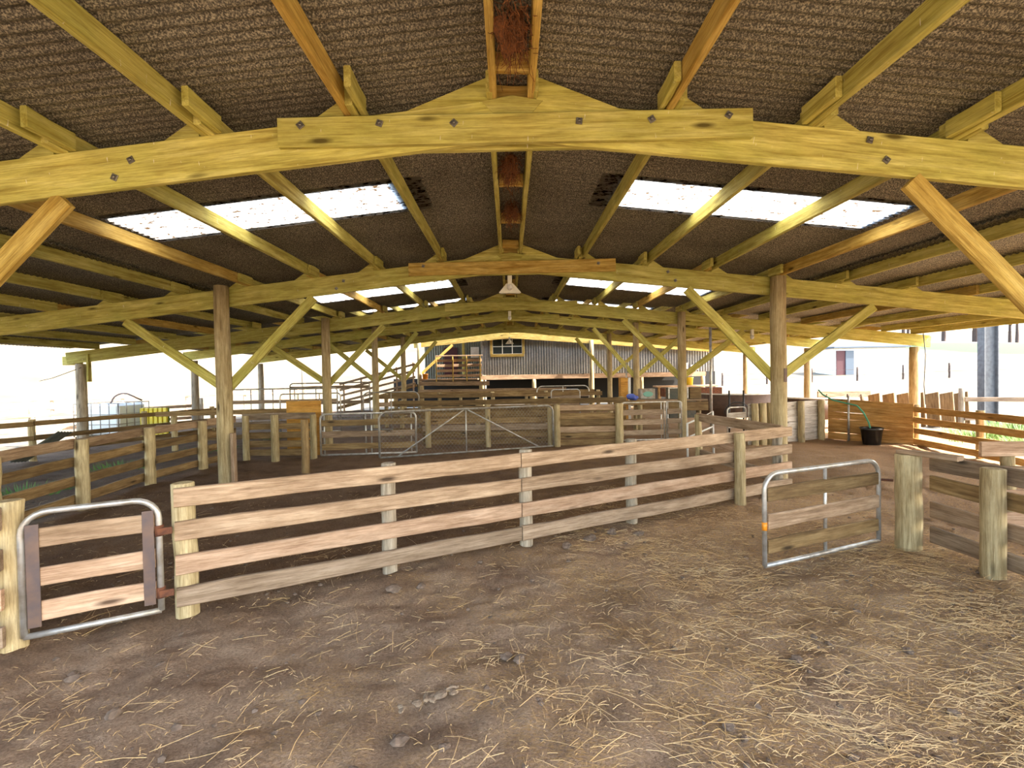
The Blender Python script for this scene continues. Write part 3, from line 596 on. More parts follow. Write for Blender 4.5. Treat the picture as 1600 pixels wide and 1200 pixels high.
gate('pipe gate standing at the left rear pen beside the orange plywood', (-5.9, 12.2), (-4.4, 12.3), .25, 1.22, (), r=.017, rad=.08, bars=(.3, .65), mat='galv')
gate('second pipe gate at the left rear beside the slim pole', (-4.0, 12.9), (-2.5, 12.9), .2, 1.2, (.4,), r=.017, rad=.15, bars=(.5,), mat='galv_dark', bmats=('rail_dark',))
gate('long pipe panel fence on the far left under the eave', (-8.2, 13.9), (-5.2, 14.3), .3, 1.32, (.95,), r=.02, rad=.1, bars=(.2, .4, .6, .8), mat='galv', bmats=('rail_grey',), bh=.10)
gate('dark steel pipe panel at the left rear beyond the plywood', (-7.2, 15.6), (-4.7, 15.9), .3, 1.45, (.8, 1.3), r=.02, rad=.1, bars=(.5,), mat='galv_dark', bmats=('rail_grey',), bh=.10)
fence('low dark fence at the left rear behind the thick left pole', [(-7.9, 11.2), (-6.4, 11.5), (-5.1, 11.7)], [((-8.2, 11.1), (-5.0, 11.7))], (.25, .55, .85), mats=['rail_dark', 'rail_grey'], rh=.11)

# ------------------------------------------------------------------ shearing shed
WY = 23.35
wp0 = link('wall_underfloor_shade', None, None, None, Matrix.Translation((-3, 25.4, 0))); wp0['kind'] = 'structure'; wp0['label'] = 'near-black panel painted as the shade under the porch floor'
wall = link('wall_back', None, None, None, Matrix.Translation((0, WY, 1.6))); wall['kind'] = 'structure'; wall['label'] = 'galvanised corrugated iron wall of the raised shearing shed'
def wall_sheet(name, x, z0, z1, mat, y=WY, parent=wall):
    nc, seg = 6, 6; v, fc = [], []
    for i in range(nc*seg+1):
        xx = SHW*i/(nc*seg)-SHW/2; yy = .024*math.cos(2*math.pi*i/seg)
        v += [(xx, yy, z0-1.6), (xx, yy, z1-1.6)]
    for i in range(nc*seg): fc.append((2*i, 2*i+2, 2*i+3, 2*i+1))
    return link(name, mesh('wall_sheet', v, fc, True), mat, parent, Matrix.Translation((x+SHW/2, y+random.uniform(-.004, .004), 1.6)))
x = -1.42
while x < 9.6:
    top = 3.62-.10*abs(x+SHW/2); wall_sheet('wall_sheet', x, 1.62, top, 'wall_metal'); x += SHW
for a, b2 in ((-1.45, 1.2), (1.2, 3.9), (3.9, 6.7), (6.7, 9.5)): board('sill_beam', (a, WY-.06, 1.50), (b2, WY-.06, 1.50), .22, .07, 'rail_tan', wall, rough=.004)
for px in (1.15, 3.9-.0, 6.4, 9.4, -1.4): log('stump', (px, WY-.02, 0), 1.39, .10, 'log_wood', wall, 1.0)
box('under_floor_shade', (-1.35, 26.8, 0), (11.5, 26.9, 1.7), 'shade_black', wall); box('under_floor_shade', (-6.2, 25.4, 0), (-1.36, 25.5, 1.5), 'shade_black', wp0); box('floor_deck', (-1.38, WY+.06, 1.45), (9.6, 26.7, 1.60), 'rail_dark', wall)  # near-black panels painted in for the shade below the shed and porch floors
# end frame of the shed roof
T = thing('shed_frame', (0, 22.95, 2.4), 'sunlit orange timber end frame over the porch and iron wall', 'truss')
for sgn, e in ((-1, 4.6), (1, 9.8)): board('rafter', (0, 22.95+.002*sgn, 3.52), (sgn*e, 22.95+.002*sgn, 3.52-.085*e), .30, .05, 'pine_amber', T, rough=.003)
for px in (-3.6, -2.5, -1.2, 1.6, 2.6, 3.6): box('purlin_end', (px-.04, 22.9, 3.68-.085*abs(px)), (px+.04, 23.3, 3.80-.085*abs(px)), 'pine_amber', T)
pole((-4.33, 22.82, 0), 3.35, .11, 'pale sunlit pole at the left front corner of the porch'); pole((3.88, 22.82, 0), 3.2, .11, 'pole in front of the iron wall at its seam, right of the window')
board('brace', (-4.25, 22.95, 1.75), (-2.75, 22.95, 3.10), .13, .05, 'pine_amber', T)
sr = link('roof_shed', None, None, None, Matrix.Translation((0, 25, 3.8))); sr['kind'] = 'structure'
for sgn, e in ((-1, 5.0), (1, 10.2)):
    me = mesh('roof_slab', [(0, 0, 0), (sgn*e, 0, -.085*e), (sgn*e, 4.2, -.085*e), (0, 4.2, 0)], [(0, 1, 2, 3)]); link('roof_sheet', me, 'roof_metal', sr, Matrix.Translation((0, 22.8, 3.86)))
# porch back wall, landing, railing
wp = link('wall_porch', None, None, None, Matrix.Translation((-3, 25.2, 1.6))); wp['kind'] = 'structure'; wp['label'] = 'dark corrugated iron wall at the back of the porch'
for i in range(4): wall_sheet('wall_sheet', -4.5+i*SHW, 1.40, 3.5, 'wall_metal_dark', 25.2, wp)
for px, z0, z1 in ((-2.35, 1.6, 3.4),): log('porch_post', (px, 24.2, z0), z1-z0, .07, 'pine_green', wp, sink=0)
box('door_leaf', (-3.45, 25.05, 1.6), (-2.75, 25.12, 3.1), 'maroon', wp); box('painted_daylight', (-2.05, 25.0, 2.55), (-1.62, 25.05, 3.1), 'white_paint', wp)  # second box is a white panel painted as daylight in the door opening
T = thing('porch_railing', (-2.4, 22.5, 1.4), 'pale timber porch railing with vertical battens, left of the iron wall', 'railing')
for z in (1.62, 1.86, 2.10, 2.34): board('rail', (-3.45, 22.55, z), (-1.35, 22.55, z), .12, .04, 'rail_pink', T)
board('hand_rail', (-3.5, 22.5, 2.56), (-1.3, 22.5, 2.56), .05, .09, 'rail_tan', T)
for px in (-3.48, -2.7, -2.05, -1.42): board('batten', (px, 22.48, 1.36), (px, 22.48, 2.52), .08, .05, 'pine_amber', T, upv=(0, 1, 0))
T = thing('porch_deck', (-2.8, 22.9, 1.3), 'timber landing of the porch with edge beams', 'deck')
box('deck_planks', (-4.3, 22.6, 1.40), (-1.55, 25.1, 1.48), 'rail_tan', T); board('edge_beam', (-4.3, 22.56, 1.27), (-1.0, 22.56, 1.24), .20, .06, 'rail_tan', T); board('lower_beam', (-4.3, 22.4, .93), (2.6, 22.4, .90), .14, .06, 'rail_tan', T)
for px in (-4.2, -1.4, 1.0): log('stump', (px, 22.66, 0), 1.30 if px < 0 else .82, .10, 'log_wood', T)
# window
wn = link('window_1', None, None, wall, Matrix.Translation((-.13, WY-.06, 2.98)))
cx_, cz, w2, h2 = -.13, 3.0, .72, .37
for nm, lo, hi in (('window_frame', (-w2-.09, 0, h2), (w2+.09, 0, h2+.09)), ('window_sill', (-w2-.10, 0, -h2-.13), (w2+.10, 0, -h2)), ('window_frame', (-w2-.12, 0, -h2), (-w2, 0, h2)), ('window_frame', (w2, 0, -h2), (w2+.12, 0, h2))):
    box(nm, (cx_+lo[0], WY-.10, cz+lo[2]), (cx_+hi[0], WY-.015, cz+hi[2]), 'pine_amber', wn)
for i in range(3):
    for j in range(2):
        x0 = cx_-w2+i*2*w2/3; z0 = cz-h2+j*h2; box('pane', (x0+.02, WY-.03, z0+.02), (x0+2*w2/3-.02, WY-.02, z0+h2-.02), 'glass_dark', wn, 0)
for i in range(4): t = cx_-w2+i*2*w2/3; box('glazing_bar', (t-.018, WY-.06, cz-h2), (t+.018, WY-.025, cz+h2), 'cream_plastic', wn, 0)
for j in range(3): t = cz-h2+j*h2; box('glazing_bar', (cx_-w2, WY-.058, t-.018), (cx_+w2, WY-.024, t+.018), 'cream_plastic', wn, 0)
# loading ramp rails on the left of the porch
T = thing('loading_ramp', (-6, 22.4, .5), 'sloping timber ramp with three rails climbing to the porch', 'ramp')
for k in range(4): board('ramp_rail', (-8.0, 22.4, .50+.27*k), (-4.45, 22.4, 1.30+.30*k), .10, .045, 'rail_grey', T)
for t in (.05, .28, .5, .75, .97): px = -8+3.55*t; board('ramp_post', (px, 22.46, 0), (px, 22.46, 1.36+.95*t), .09, .06, 'rail_tan', T, upv=(0, 1, 0))
prism('ramp_deck', [(-8.2, .25), (-4.45, 1.25), (-4.45, 1.15), (-8.2, .12)], 22.5, 23.6, 'rail_dark', T)

# ------------------------------------------------------------------ loose things
def pail(base, r0_, r1_, h, mat, name, label, cat, handle=True):
    T = thing(name, base, label, cat); v, fc = [], []; n = 20
    prof = [(r0_, 0), (r1_, h), (r1_+.012, h), (r1_+.012, h-.03), (r1_-.01, h-.012), (r0_-.015, .02)]
    for (r, z) in prof:
        for j in range(n): a = 2*math.pi*j/n; v.append((r*math.cos(a), r*math.sin(a), z))
    for i in (0, 1, 2, 4):
        i2 = {0: 1, 1: 2, 2: 3, 4: 5}[i]
        for j in range(n): fc.append((i*n+j, i*n+(j+1) % n, i2*n+(j+1) % n, i2*n+j))
    for j in range(n): fc.append((1*n+j, 1*n+(j+1) % n, 4*n+(j+1) % n, 4*n+j))
    fc.append(tuple(range(n-1, -1, -1))); fc.append(tuple(5*n+j for j in range(n)))
    me = mesh(name, v, fc, True); link('bucket_body', me, mat, T, Matrix.Translation(base))
    if handle: tube('handle', [Vector(base)+Vector((r1_*math.cos(a), 0, h+.03+r1_*.7*math.sin(a))) for a in [math.pi*i/10 for i in range(11)]], .006, 'galv', T, 6)
    return T
pail((7.58, 10.05, 0), .155, .20, .36, 'black_plastic', 'water_tub', 'glossy black plastic tub on the ground against the orange slats', 'tub', False)
tag(tube('garden_hose', [(7.22, 11.22, 1.12), (7.18, 11.0, 1.02), (7.30, 10.82, .90), (7.44, 10.58, .84), (7.53, 10.40, .80), (7.58, 10.28, .66), (7.60, 10.16, .46), (7.59, 10.10, .34)], .017, 'hose_green', None, 8), 'green garden hose draped over the slatted fence into the black tub', 'hose')
T = thing('tap_post', (7.50, 10.62, 0), 'pale galvanised tap pipe standing against the orange slats', 'pipe'); tube('pipe', [(7.50, 10.62, 0), (7.50, 10.62, 1.0)], .022, 'galv', T, 8); tube('tap', [(7.50, 10.62, 1.0), (7.45, 10.58, 1.04), (7.43, 10.56, .98)], .014, 'steel_dark', T, 6)
T = thing('plastic_drum', (5.93, 10.6, .90), 'slate blue plastic container standing on the plank wall', 'container'); box('drum_body', (5.84, 10.45, .90), (6.03, 10.65, 1.15), 'slate_plastic', T, .03); box('drum_cap', (5.98, 10.435, .93), (6.02, 10.45, .98), 'black_plastic', T, .003)
tag(tube('standpipe', [(5.22, 12.5, 0), (5.22, 12.5, 2.78)], .035, 'galv', None, 10), 'tall galvanised standpipe right of the brown pole', 'pipe')
tag(tube('standpipe', [(3.67, 15.2, 0), (3.67, 15.2, 1.95)], .025, 'galv', None, 8), 'short galvanised standpipe near the upright cabinet', 'pipe')
T = thing('work_bench', (4.5, 13.5, 0), 'long plank bench carrying boxes behind the pole', 'bench'); board('top', (3.4, 13.5, .835), (5.45, 13.5, .815), .05, .5, 'rail_tan', T); board('front_board', (3.4, 13.24, .66), (5.45, 13.24, .65), .24, .03, 'rail_dark', T)
for px in (3.5, 5.3): log('leg', (px, 13.5, 0), .80, .06, 'log_wood', T)
T = thing('glass_case', (3.82, 13.5, .86), 'grey case with a green oval glass front on the bench', 'case'); box('case_body', (3.62, 13.4, .86), (4.03, 13.68, 1.15), 'galv_dark', T)
v = [(.14*math.cos(2*math.pi*i/20), 0, .075*math.sin(2*math.pi*i/20)) for i in range(20)]; v += [(p[0]*.9, -.015, p[2]*.9) for p in v]; me = mesh('oval', v, [tuple(range(20, 40))[::-1]]+[(i, (i+1) % 20, 20+(i+1) % 20, 20+i) for i in range(20)]); link('oval_glass', me, 'green_glass', T, Matrix.Translation((3.83, 13.398, 1.0)))
T = thing('storage_box', (4.7, 13.5, .86), 'dark framed box on the bench behind the brown pole', 'box'); box('box_body', (4.42, 13.42, .85), (4.95, 13.7, 1.17), 'dark_box', T); box('frame_edge', (4.40, 13.40, 1.14), (4.97, 13.43, 1.18), 'galv', T); box('frame_edge', (4.93, 13.40, .86), (4.97, 13.43, 1.14), 'galv', T); box('frame_edge', (4.40, 13.40, .86), (4.44, 13.43, 1.14), 'galv', T)
tag(box('crate', (5.02, 13.45, .85), (5.35, 13.7, 1.16), 'rail_dark', None), 'brown wooden crate on the bench right of the framed box', 'crate')
T = thing('cabinet', (3.42, 14.4, 0), 'upright orange-brown cabinet with white side next to a round pole', 'cabinet'); box('body', (3.30, 14.4, 0), (3.52, 14.7, 1.46), 'plywood', T); box('side_panel', (3.525, 14.4, 0), (3.60, 14.7, 1.46), 'white_paint', T, .004)
tag(link('blue_bag', blob_mesh(.16, 5, 3, .3, .6), 'blue_plastic', None, Matrix.Translation((3.30, 13.02, .95))), 'crumpled blue bag lying on top of the fence by the pole', 'bag')
fence('low fence under the blue bag beside the round pole', [(2.9, 13.05), (3.5, 13.05)], [((2.75, 13.0), (3.6, 13.0))], (.3, .55, .80), mats=['rail_dark', 'rail_grey'], ph=.84)
# curved forcing pen
def arc_wall(c, r, a0, a1, z0, z1, name, label, mat, rim):
    T = thing(name, (c[0], c[1], 0), label, 'pen'); n = 22; v, fc = [], []
    for i in range(n+1):
        a = a0+(a1-a0)*i/n
        for rr, z in ((r, z0), (r, z1), (r+.03, z1), (r+.03, z0)): v.append((c[0]+rr*math.cos(a), c[1]+rr*math.sin(a), z))
    for i in range(n):
        for j in range(4): fc.append((4*i+j, 4*i+(j+1) % 4, 4*i+4+(j+1) % 4, 4*i+4+j))
    fc += [(0, 1, 2, 3), (4*n+3, 4*n+2, 4*n+1, 4*n)]
    link('curved_sheet', mesh(name, v, fc, True), mat, T); tube('rim', [(c[0]+(r+.015)*math.cos(a0+(a1-a0)*i/n), c[1]+(r+.015)*math.sin(a0+(a1-a0)*i/n), z1+.015) for i in range(n+1)], .022, rim, T, 8)
arc_wall((6.75, 14.4), 1.1, math.pi*.95, math.pi*2.02, .30, .93, 'forcing_pen', 'curved brown sheet pen with pale rim at the right', 'brown_rubber', 'white_paint')
arc_wall((8.6, 13.6), .7, math.pi*.9, math.pi*1.9, .25, .80, 'forcing_pen', 'smaller curved brown pen tucked behind the grey plank wall', 'brown_rubber', 'white_paint')
T = thing('trolley_frame', (5.6, 11.9, .3), 'black upright metal trolley frame behind the gate', 'trolley')
for px in (5.42, 5.78): tube('upright', [(px, 11.9, .0), (px, 11.9, 1.12)], .022, 'black_plastic', T, 8)
tube('hoop', [(5.28+.32*(1-math.cos(a)), 11.86, .55+.28*math.sin(a)) for a in [math.pi*i/10 for i in range(11)]], .014, 'black_plastic', T, 6); tube('cross_bar', [(5.42, 11.9, .75), (5.78, 11.9, .75)], .016, 'black_plastic', T, 6)
T = thing('hay_feeder', (6.3, 16.6, 0), 'rusty low mesh feeder tray behind the curved pen', 'feeder'); box('tray', (5.3, 16.5, .75), (7.3, 17.0, 1.05), 'rust', T); box('stand', (5.5, 16.6, 0), (7.1, 16.9, .75), 'dark_box', T)
# bright bits by the far right corner of the shed
pail((8.2, 21.9, 1.0), .14, .17, .36, 'yellow_paint', 'yellow_bucket', 'yellow bucket on the far bench by the end of the iron wall', 'bucket')
T = thing('far_bench', (8.2, 21.9, 0), 'timber bench at the far end of the iron wall', 'bench'); box('top', (6.6, 21.6, .93), (9.4, 22.2, 1.0), 'rail_tan', T)
for px in (6.8, 9.2): box('leg', (px-.06, 21.8, 0), (px+.06, 21.95, .93), 'rail_dark', T)
T = thing('notice_board', (8.3, 22.6, 1.3), 'small white notice board at the end of the iron wall', 'sign'); box('panel', (8.2, 23.18, 1.75), (8.62, 23.22, 2.05), 'white_paint', T, .004); box('panel', (8.75, 23.18, 1.70), (9.1, 23.22, 1.95), 'white_paint', T, .004)
pail((-4.05, 22.75, 1.48), .12, .14, .26, 'orange_plastic', 'orange_bucket', 'bright orange bucket on the porch step beside the pale pole', 'bucket', False)
# water tank in its cage
T = thing('water_tank', (-11.3, 13.3, 0), 'white plastic water tank in a wire cage on the left', 'tank')
box('tank_body', (-11.85, 13.1, .15), (-10.75, 14.1, 1.0), 'ibc_plastic', T, .06); box('pallet', (-11.9, 13.05, -.1), (-10.7, 14.15, .13), 'rail_dark', T)
for z in (.2, .45, .72, 1.02): tube('cage_bar', [(-11.9, 13.04, z), (-10.7, 13.04, z), (-10.7, 14.15, z), (-11.9, 14.15, z)], .012, 'galv_dark', T, 6, True)
for i in range(6):
    px = -11.9+1.2*i/5; tube('cage_bar', [(px, 13.03, .12), (px, 13.03, 1.02)], .012, 'galv_dark', T, 6)
for i in range(5): tube('cage_bar', [(-10.69, 13.04+1.1*i/4, .12), (-10.69, 13.04+1.1*i/4, 1.02)], .012, 'galv_dark', T, 6)
tag(tube('filler_hose', [(-11.3, 13.5, .98)]+[(-11.25+.35*(1-math.cos(a)), 13.5, 1.0+.28*math.sin(a)) for a in [math.pi*i/8*.6 for i in range(1, 9)]]+[(-10.4, 13.5, 1.08)], .022, 'steel_dark', None, 8), 'dark filler hose arching over the top of the white tank', 'hose')
T = thing('ribbed_screen', (-10.2, 13.9, 0), 'yellow-green ribbed panel beside the white tank', 'panel')
for i in range(6): box('rib', (-10.55+i*.13, 13.6, .0), (-10.45+i*.13, 13.68, .85), 'yellow_paint', T, .01)
box('backing', (-10.57, 13.68, .0), (-9.78, 13.71, .85), 'weed', T)
me = corr_mesh(0, .95, PITCH_C*5); o = tag(link('iron_offcut', me, 'wall_metal_dark', None, Matrix.Translation((-9.5, 9.2, .10)) @ Matrix.Rotation(-math.radians(42), 4, 'Y') @ Matrix.Rotation(.2, 4, 'Z')), 'loose corrugated iron offcut leaning on the outer left fence', 'iron sheet')
# ------------------------------------------------------------------ outside
def rail_line(label, p, q, n, h, zs, mat='rail_grey', rh=.1, pmat='log_grey'):
    T = thing('paddock_fence', (*p, 0), label, 'fence'); P0, Q0 = Vector((*p, 0)), Vector((*q, 0))
    for i in range(n): c = P0.lerp(Q0, i/(n-1)); log('post', (c.x, c.y, tz(c.x, c.y)), h, .07, pmat, T)
    for i in range(n-1):
        a = P0.lerp(Q0, i/(n-1)); b3 = P0.lerp(Q0, (i+1)/(n-1))
        for z in zs: board('rail', (a.x, a.y-.09, tz(a.x, a.y)+z), (b3.x, b3.y-.09, tz(b3.x, b3.y)+z), rh, .04, mat, T)
rail_line('white-posted rail fence out in the left paddock', (-26, 20), (-12, 27), 7, 1.2, (.55, .95), 'rail_tan')
rail_line('paddock fence of thin posts on the right hillside', (16, 36), (52, 34), 12, 1.1, (.5, .9), 'bark', .02, 'bark')
rail_line('timber yard fence outside on the right behind the slatted fence', (12.2, 12.9), (16.2, 11.6), 4, 1.15, (.35, .85), 'rail_grey', .12)
rail_line('left outside fence beside the tank', (-14, 11), (-11, 17), 4, 1.1, (.45, .85), 'rail_tan')
T = thing('steel_column', (14.0, 14.0, -.1), 'tall grey steel column outside on the right', 'column')
for nm, a, b3 in (('flange', (13.82, 13.9, -.1), (13.86, 14.12, 4.5)), ('flange', (14.22, 13.9, -.1), (14.26, 14.12, 4.5)), ('web', (13.86, 13.99, -.1), (14.22, 14.03, 4.5))): box(nm, a, b3, 'concrete', T, .004)
T = thing('outhouse', (28.3, 40, tz(28, 40)), 'small distant white outhouse with dark doorway on the right', 'shed')
z0 = tz(28.5, 40)-.2; box('wall', (27.2, 40, z0), (33.2, 42.5, z0+2.5), 'white_paint', T); box('doorway', (27.35, 39.95, z0+.1), (28.1, 40.0, z0+2.3), 'maroon', T); box('door', (28.1, 39.9, z0+.1), (28.8, 39.96, z0+2.3), 'roof_blue', T); box('roof', (27.0, 39.7, z0+2.5), (33.4, 42.7, z0+2.65), 'roof_blue', T)
T = thing('timber_stack', (11.5, 13.2, 0), 'weathered boarded panel leaning outside behind the brown outer pole', 'panel')
for i in range(7): board('board', (10.4+i*.42, 13.6, -.1), (10.5+i*.42, 13.8, .86), .415, .03, 'rail_dark', T, upv=(0, 1, 0))
T = thing('timber_trough', (10.2, 15.5, 0), 'old timber trough frame outside behind the tap', 'trough')
board('side', (9.9, 15.4, .8), (11.6, 15.4, .8), .2, .05, 'rail_grey', T); board('leg', (9.95, 15.4, -.1), (10.2, 15.4, .8), .1, .06, 'rail_grey', T, upv=(0, 1, 0)); board('leg', (11.5, 15.4, -.1), (11.3, 15.4, .8), .1, .06, 'rail_grey', T, upv=(0, 1, 0))
# weeds
def tuft(x, y, h, n, label, sd_):
    rn = random.Random(sd_); v, fc = [], []; z = tz(x, y)
    for i in range(n):
        a = rn.uniform(0, 6.28); r = rn.uniform(.02, .5); bx, by = x+r*math.cos(a), y+r*math.sin(a); hh = h*rn.uniform(.5, 1); le = rn.uniform(.05, .25); w = .012; k = len(v)
        v += [(bx-w, by, z), (bx+w, by, z), (bx+le*.4*math.cos(a)+w*.7, by+le*.4*math.sin(a), z+hh*.6), (bx+le*.4*math.cos(a)-w*.7, by+le*.4*math.sin(a), z+hh*.6), (bx+le*math.cos(a), by+le*math.sin(a), z+hh)]
        fc += [(k, k+1, k+2, k+3), (k+3, k+2, k+4)]
    o = link('weed_clump', mesh('weed_clump', v, fc), 'weed'); tag(o, label, 'weeds', 'green weeds outside the yards')
WL = ['bright weeds close behind the slatted fence near the brown outer pole', 'bright weeds in the middle gap outside the slatted fence', 'tall weeds under the timber yard fence outside on the right', 'weeds at the near end outside the slatted fence', 'bright weeds farthest out at the right picture edge',
 'low weeds midway along the left fence outside', 'low weeds outside the left fence nearest the front', 'low weeds by the far end of the left fence', 'weeds below the pipe panel at the left rear']
for i, (x, y) in enumerate([(10.0, 10.2), (11.4, 10.6), (12.2, 11.6), (9.9, 9.0), (11.2, 9.3), (-7.3, 8.9), (-7.2, 7.0), (-6.8, 10.7), (-6.6, 13.0)]):
    tuft(x, y, .5 if x > 0 else .25, 260, WL[i], i)
# trees on the right-hand hilltop
ON = ['first', 'second', 'third', 'fourth', 'fifth', 'sixth', 'seventh', 'eighth', 'ninth', 'tenth', 'eleventh']
for i in range(9):
    x, y = 77+i*3.3+random.uniform(-.5, .5), 92+(i % 2)*4+random.uniform(-1, 1); z = tz(x, y); h = random.uniform(9, 13)
    T = thing('hill_tree', (x, y, z), ON[i]+' bare-trunked tree from the left in the right hilltop belt', 'tree', 'trees on the hilltop')
    log('trunk', (x, y, z-.3), h*.75, .3, 'bark', T, .5)
    for k in range(4):
        a = random.uniform(0, 6.28); zb0 = z+h*random.uniform(.35, .65); e = Vector((x+math.cos(a)*1.3, y+math.sin(a)*1.3, zb0+2)); tube('branch', [(x, y, zb0), Vector((x, y, zb0)).lerp(e, .5)+Vector((0, 0, -.2)), e], .09, 'bark', T, 5)
    for k in range(5): link('foliage', blob_mesh(1.1, i*7+k, 2, .5, .8), 'leaf', T, Matrix.Translation((x+random.uniform(-.8, .8), y+random.uniform(-.8, .8), z+h*random.uniform(.62, 1))))

# ------------------------------------------------------------------ lamps and wires
def pendant(x, y, z, label, shade=True):
    T = thing('pendant_lamp', (x, y, z), label, 'lamp', 'lamps under the ridge'); box('socket', (x-.035, y-.03, z-.14), (x+.035, y+.03, z), 'cream_plastic', T, .01); link('bulb', blob_mesh(.045, 3, 2, 0, 1.2), 'white_paint', T, Matrix.Translation((x, y, z-.18)))
    if shade: prism('shade', [(x-.05, z-.12), (x+.05, z-.12), (x+.17, z-.26), (x+.15, z-.27), (x-.15, z-.27), (x-.17, z-.26)], y+.02, y+.10, 'cream_plastic', T)
pendant(-.02, 7.40, 3.14, 'cream lamp with a wide shade hanging just behind the second truss')
pendant(-.02, 11.42, 3.14, 'small bare white lamp hanging at the third truss', False)
pendant(-.02, 19.4, 3.14, 'distant lamp with shade above the shed window')
pendant(5.6, 11.1, zt(5.6)-RH+.02, 'white bulb under the third truss on the right', False)
tag(tube('drop_wire', [(9.55, 11.05, 2.42), (9.56, 11.0, 1.9), (9.54, 11.02, 1.2), (9.56, 11.0, .75)], .009, 'black_plastic', None, 6), 'black electrical wire hanging beside the right outer pole', 'wire')
tag(tube('fence_wire', [(-9.93, 11.1, 1.95), (-10.5, 11.0, 1.72), (-10.8, 11.0, 1.66)], .008, 'black_plastic', None, 5), 'dark insulator on a short wire hanging from the left grey pole', 'wire')

# ------------------------------------------------------------------ nests in the ridge
def nest(x, y, z, s, label, seed):
    T = thing('bird_nest', (x, y, z), label, 'nest', 'old nests under the ridge'); rn = random.Random(seed)
    for k in range(5): link('clump', blob_mesh(s*rn.uniform(.45, .8), seed*9+k, 3, .6, 1.1), 'nest', T, Matrix.Translation((x+rn.uniform(-.03, .03), y+rn.uniform(-.05, .05)-.05*k*s*4, z-rn.uniform(0, .12))))
    v, fc = [], []
    for k in range(420):
        p = Vector((rn.gauss(0, .04), rn.gauss(-.06, .10), rn.gauss(-.05, .05))); q = p+Vector((rn.gauss(0, .03), rn.gauss(0, .04), rn.gauss(-.05, .04))); tube_geo([p, (p+q)/2+Vector((rn.gauss(0, .01), 0, 0)), q], .0018, 3, v, fc, False)
    st = link('hanging_straw', mesh('hanging_straw', v, fc), 'nest', T, Matrix.Translation((x, y, z))); st['kind'] = 'stuff'
nest(.0, 2.62, 3.47, .085, 'large rusty-brown nest hanging between the ridge timbers at the top', 1)
nest(-.02, 4.35, 3.50, .06, 'small dark brown nest in the ridge just past the nearest truss', 2)
nest(.0, 5.5, 3.51, .05, 'faint brown nest remnant deeper in the ridge', 3)

# ------------------------------------------------------------------ litter on the dirt
rn = random.Random(11)
def dens(x, y):
    d = .16+.84*max(0, min(1, (x+.4)/1.8)); d *= 1 if y < 4.6 else .6
    q = float(vnoise(np.array([x+40.]), np.array([y+40.]), 1.7, 21)[0]); q2 = float(vnoise(np.array([x+40.]), np.array([y+40.]), 5.5, 22)[0])
    return d*max(.10, .9*q*q+.22+.35*(q2-.5))
v, fc = [], []; cnt = 0
while cnt < 15000:
    y = 1.2+5.5*rn.random()**1.3; x = rn.uniform(-1.15, 1.15)*(y+.3)
    if x > 4.2 or rn.random() > dens(x, y): continue
    cnt += 1; ln = rn.choice((.015, .02, .03, .03, .04, .05, .07, .12, .2))*rn.uniform(.6, 1.2); a = rn.gauss(-.35, .7) if x > .3 else rn.uniform(0, 3.14)
    dx, dy = math.cos(a)*ln/2, math.sin(a)*ln/2; cv = rn.uniform(-.15, .15)*ln; z = gz(x, y)+rn.uniform(.004, .026)
    tube_geo([(x-dx, y-dy, z+rn.uniform(-.006, .006)), (x-dy*cv*4, y+dx*cv*4, z+.005), (x+dx, y+dy, z+rn.uniform(-.006, .010))], rn.uniform(.0007, .0015), 3, v, fc, False)
st = link('straw_litter', mesh('straw_litter', v, fc), 'straw_gold'); st['kind'] = 'stuff'; st['label'] = 'loose golden straw scattered over the dirt floor'
v, fc = [], []; base = blob_mesh(1, 2, 1, .4, .6); bv = [w.co.copy() for w in base.vertices]; bf = [tuple(p.vertices) for p in base.polygons]
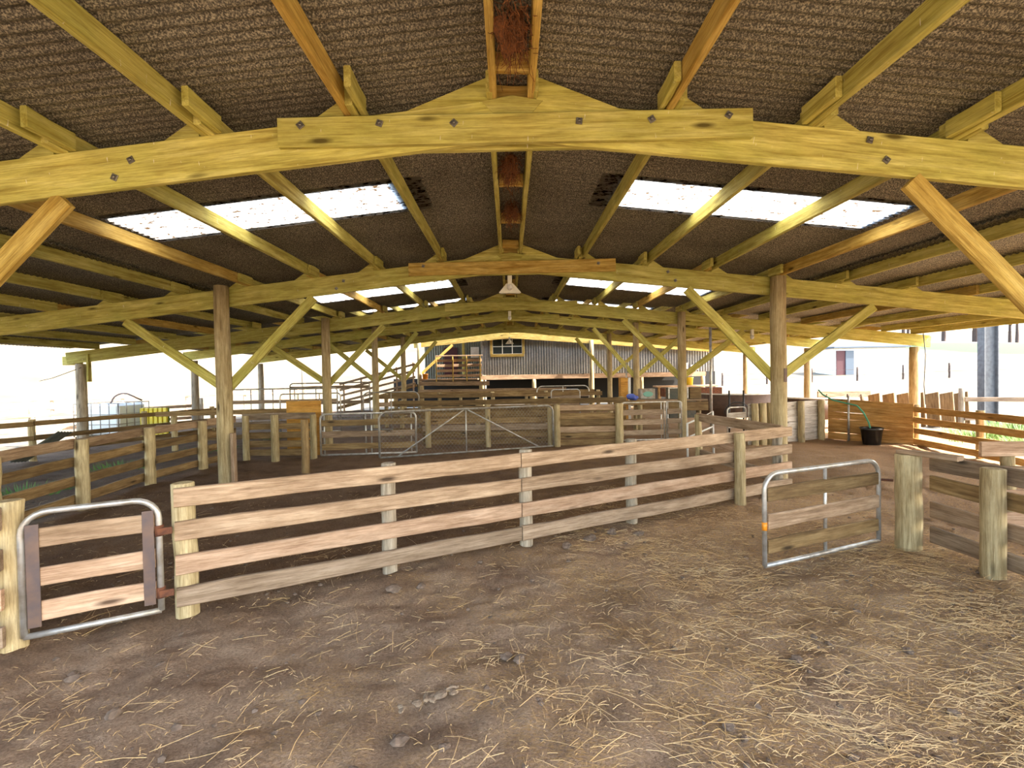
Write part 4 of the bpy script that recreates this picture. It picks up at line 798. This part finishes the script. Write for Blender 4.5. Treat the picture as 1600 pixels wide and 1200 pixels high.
for i in range(800):
    y = 1.2+7*rn.random()**1.4; x = rn.uniform(-1.15, 1.15)*(y+.3); s = rn.choice((.006, .008, .012, .018))*rn.uniform(.7, 1.4); k = len(v); z = gz(x, y)+s*.15; ca, sa = math.cos(i), math.sin(i)
    if x > 4.5: continue
    v += [(x+s*(p.x*ca-p.y*sa), y+s*(p.x*sa+p.y*ca), z+s*p.z) for p in bv]; fc += [tuple(k+j for j in q) for q in bf]
st = link('dirt_debris', mesh('dirt_debris', v, fc), 'clod'); st['kind'] = 'stuff'; st['label'] = 'small clods and pellets of dry dung on the dirt'
spots = [(-.95, 3.55, .05), (-.75, 3.62, .04), (.45, 4.35, .055), (.7, 4.55, .06), (.95, 4.75, .05), (1.2, 4.7, .045), (-.1, 2.65, .035), (-.02, 2.62, .03), (-.55, 2.05, .04), (-.35, 2.0, .028), (-2.0, 2.3, .035), (-2.45, 2.6, .04), (.9, 2.1, .03), (1.5, 2.6, .03), (2.2, 2.7, .028), (1.2, 1.75, .03), (-.7, 1.9, .03), (2.0, 2.2, .03)]
CL = ['dark clod against the second post of the front fence', 'smaller clod just right of the second fence post', 'dark clod below the middle post of the front fence', 'largest dark clod under the right half of the front fence', 'dark clod under the front fence towards its fourth post', 'clod at the fourth post of the front fence', 'clod of the central pair in the foreground, the bigger one', 'clod of the central pair in the foreground, the smaller one', 'clod beside the wool scrap', 'small clod just right of the wool scrap', 'clod in front of the small left gate', 'clod by the foot of the left gate post', 'clod right of centre near the bottom edge', 'clod in the straw between centre and open gate', 'clod in the straw in front of the open right gate', 'clod next to the pale stone at the bottom edge', 'clod below the wool scrap near the bottom edge', 'clod in the straw towards the lower right corner']
for i, (x, y, s) in enumerate(spots):
    tag(link('dirt_clod', blob_mesh(s, 40+i, 2, .4, .6), 'clod', None, Matrix.Translation((x, y, gz(x, y)+s*.3))), CL[i], 'clod', 'clods on the dirt floor')
tag(link('field_stone', blob_mesh(.05, 71, 3, .35, .7), 'stone', None, Matrix.Translation((1.23, 1.52, gz(1.23, 1.52)+.02))), 'pale stone on the dirt at the bottom edge right of centre', 'stone')
T = thing('wool_scrap', (-.45, 2.3, gz(-.45, 2.3)), 'stringy scrap of pale wool lying on the dirt near the front', 'wool')
for k in range(5): link('tuft', blob_mesh(.026, 90+k, 3, .8, .4), 'wool', T, Matrix.Translation((-.58+k*.055, 2.22+k*.035, gz(-.45, 2.3)+.02)))
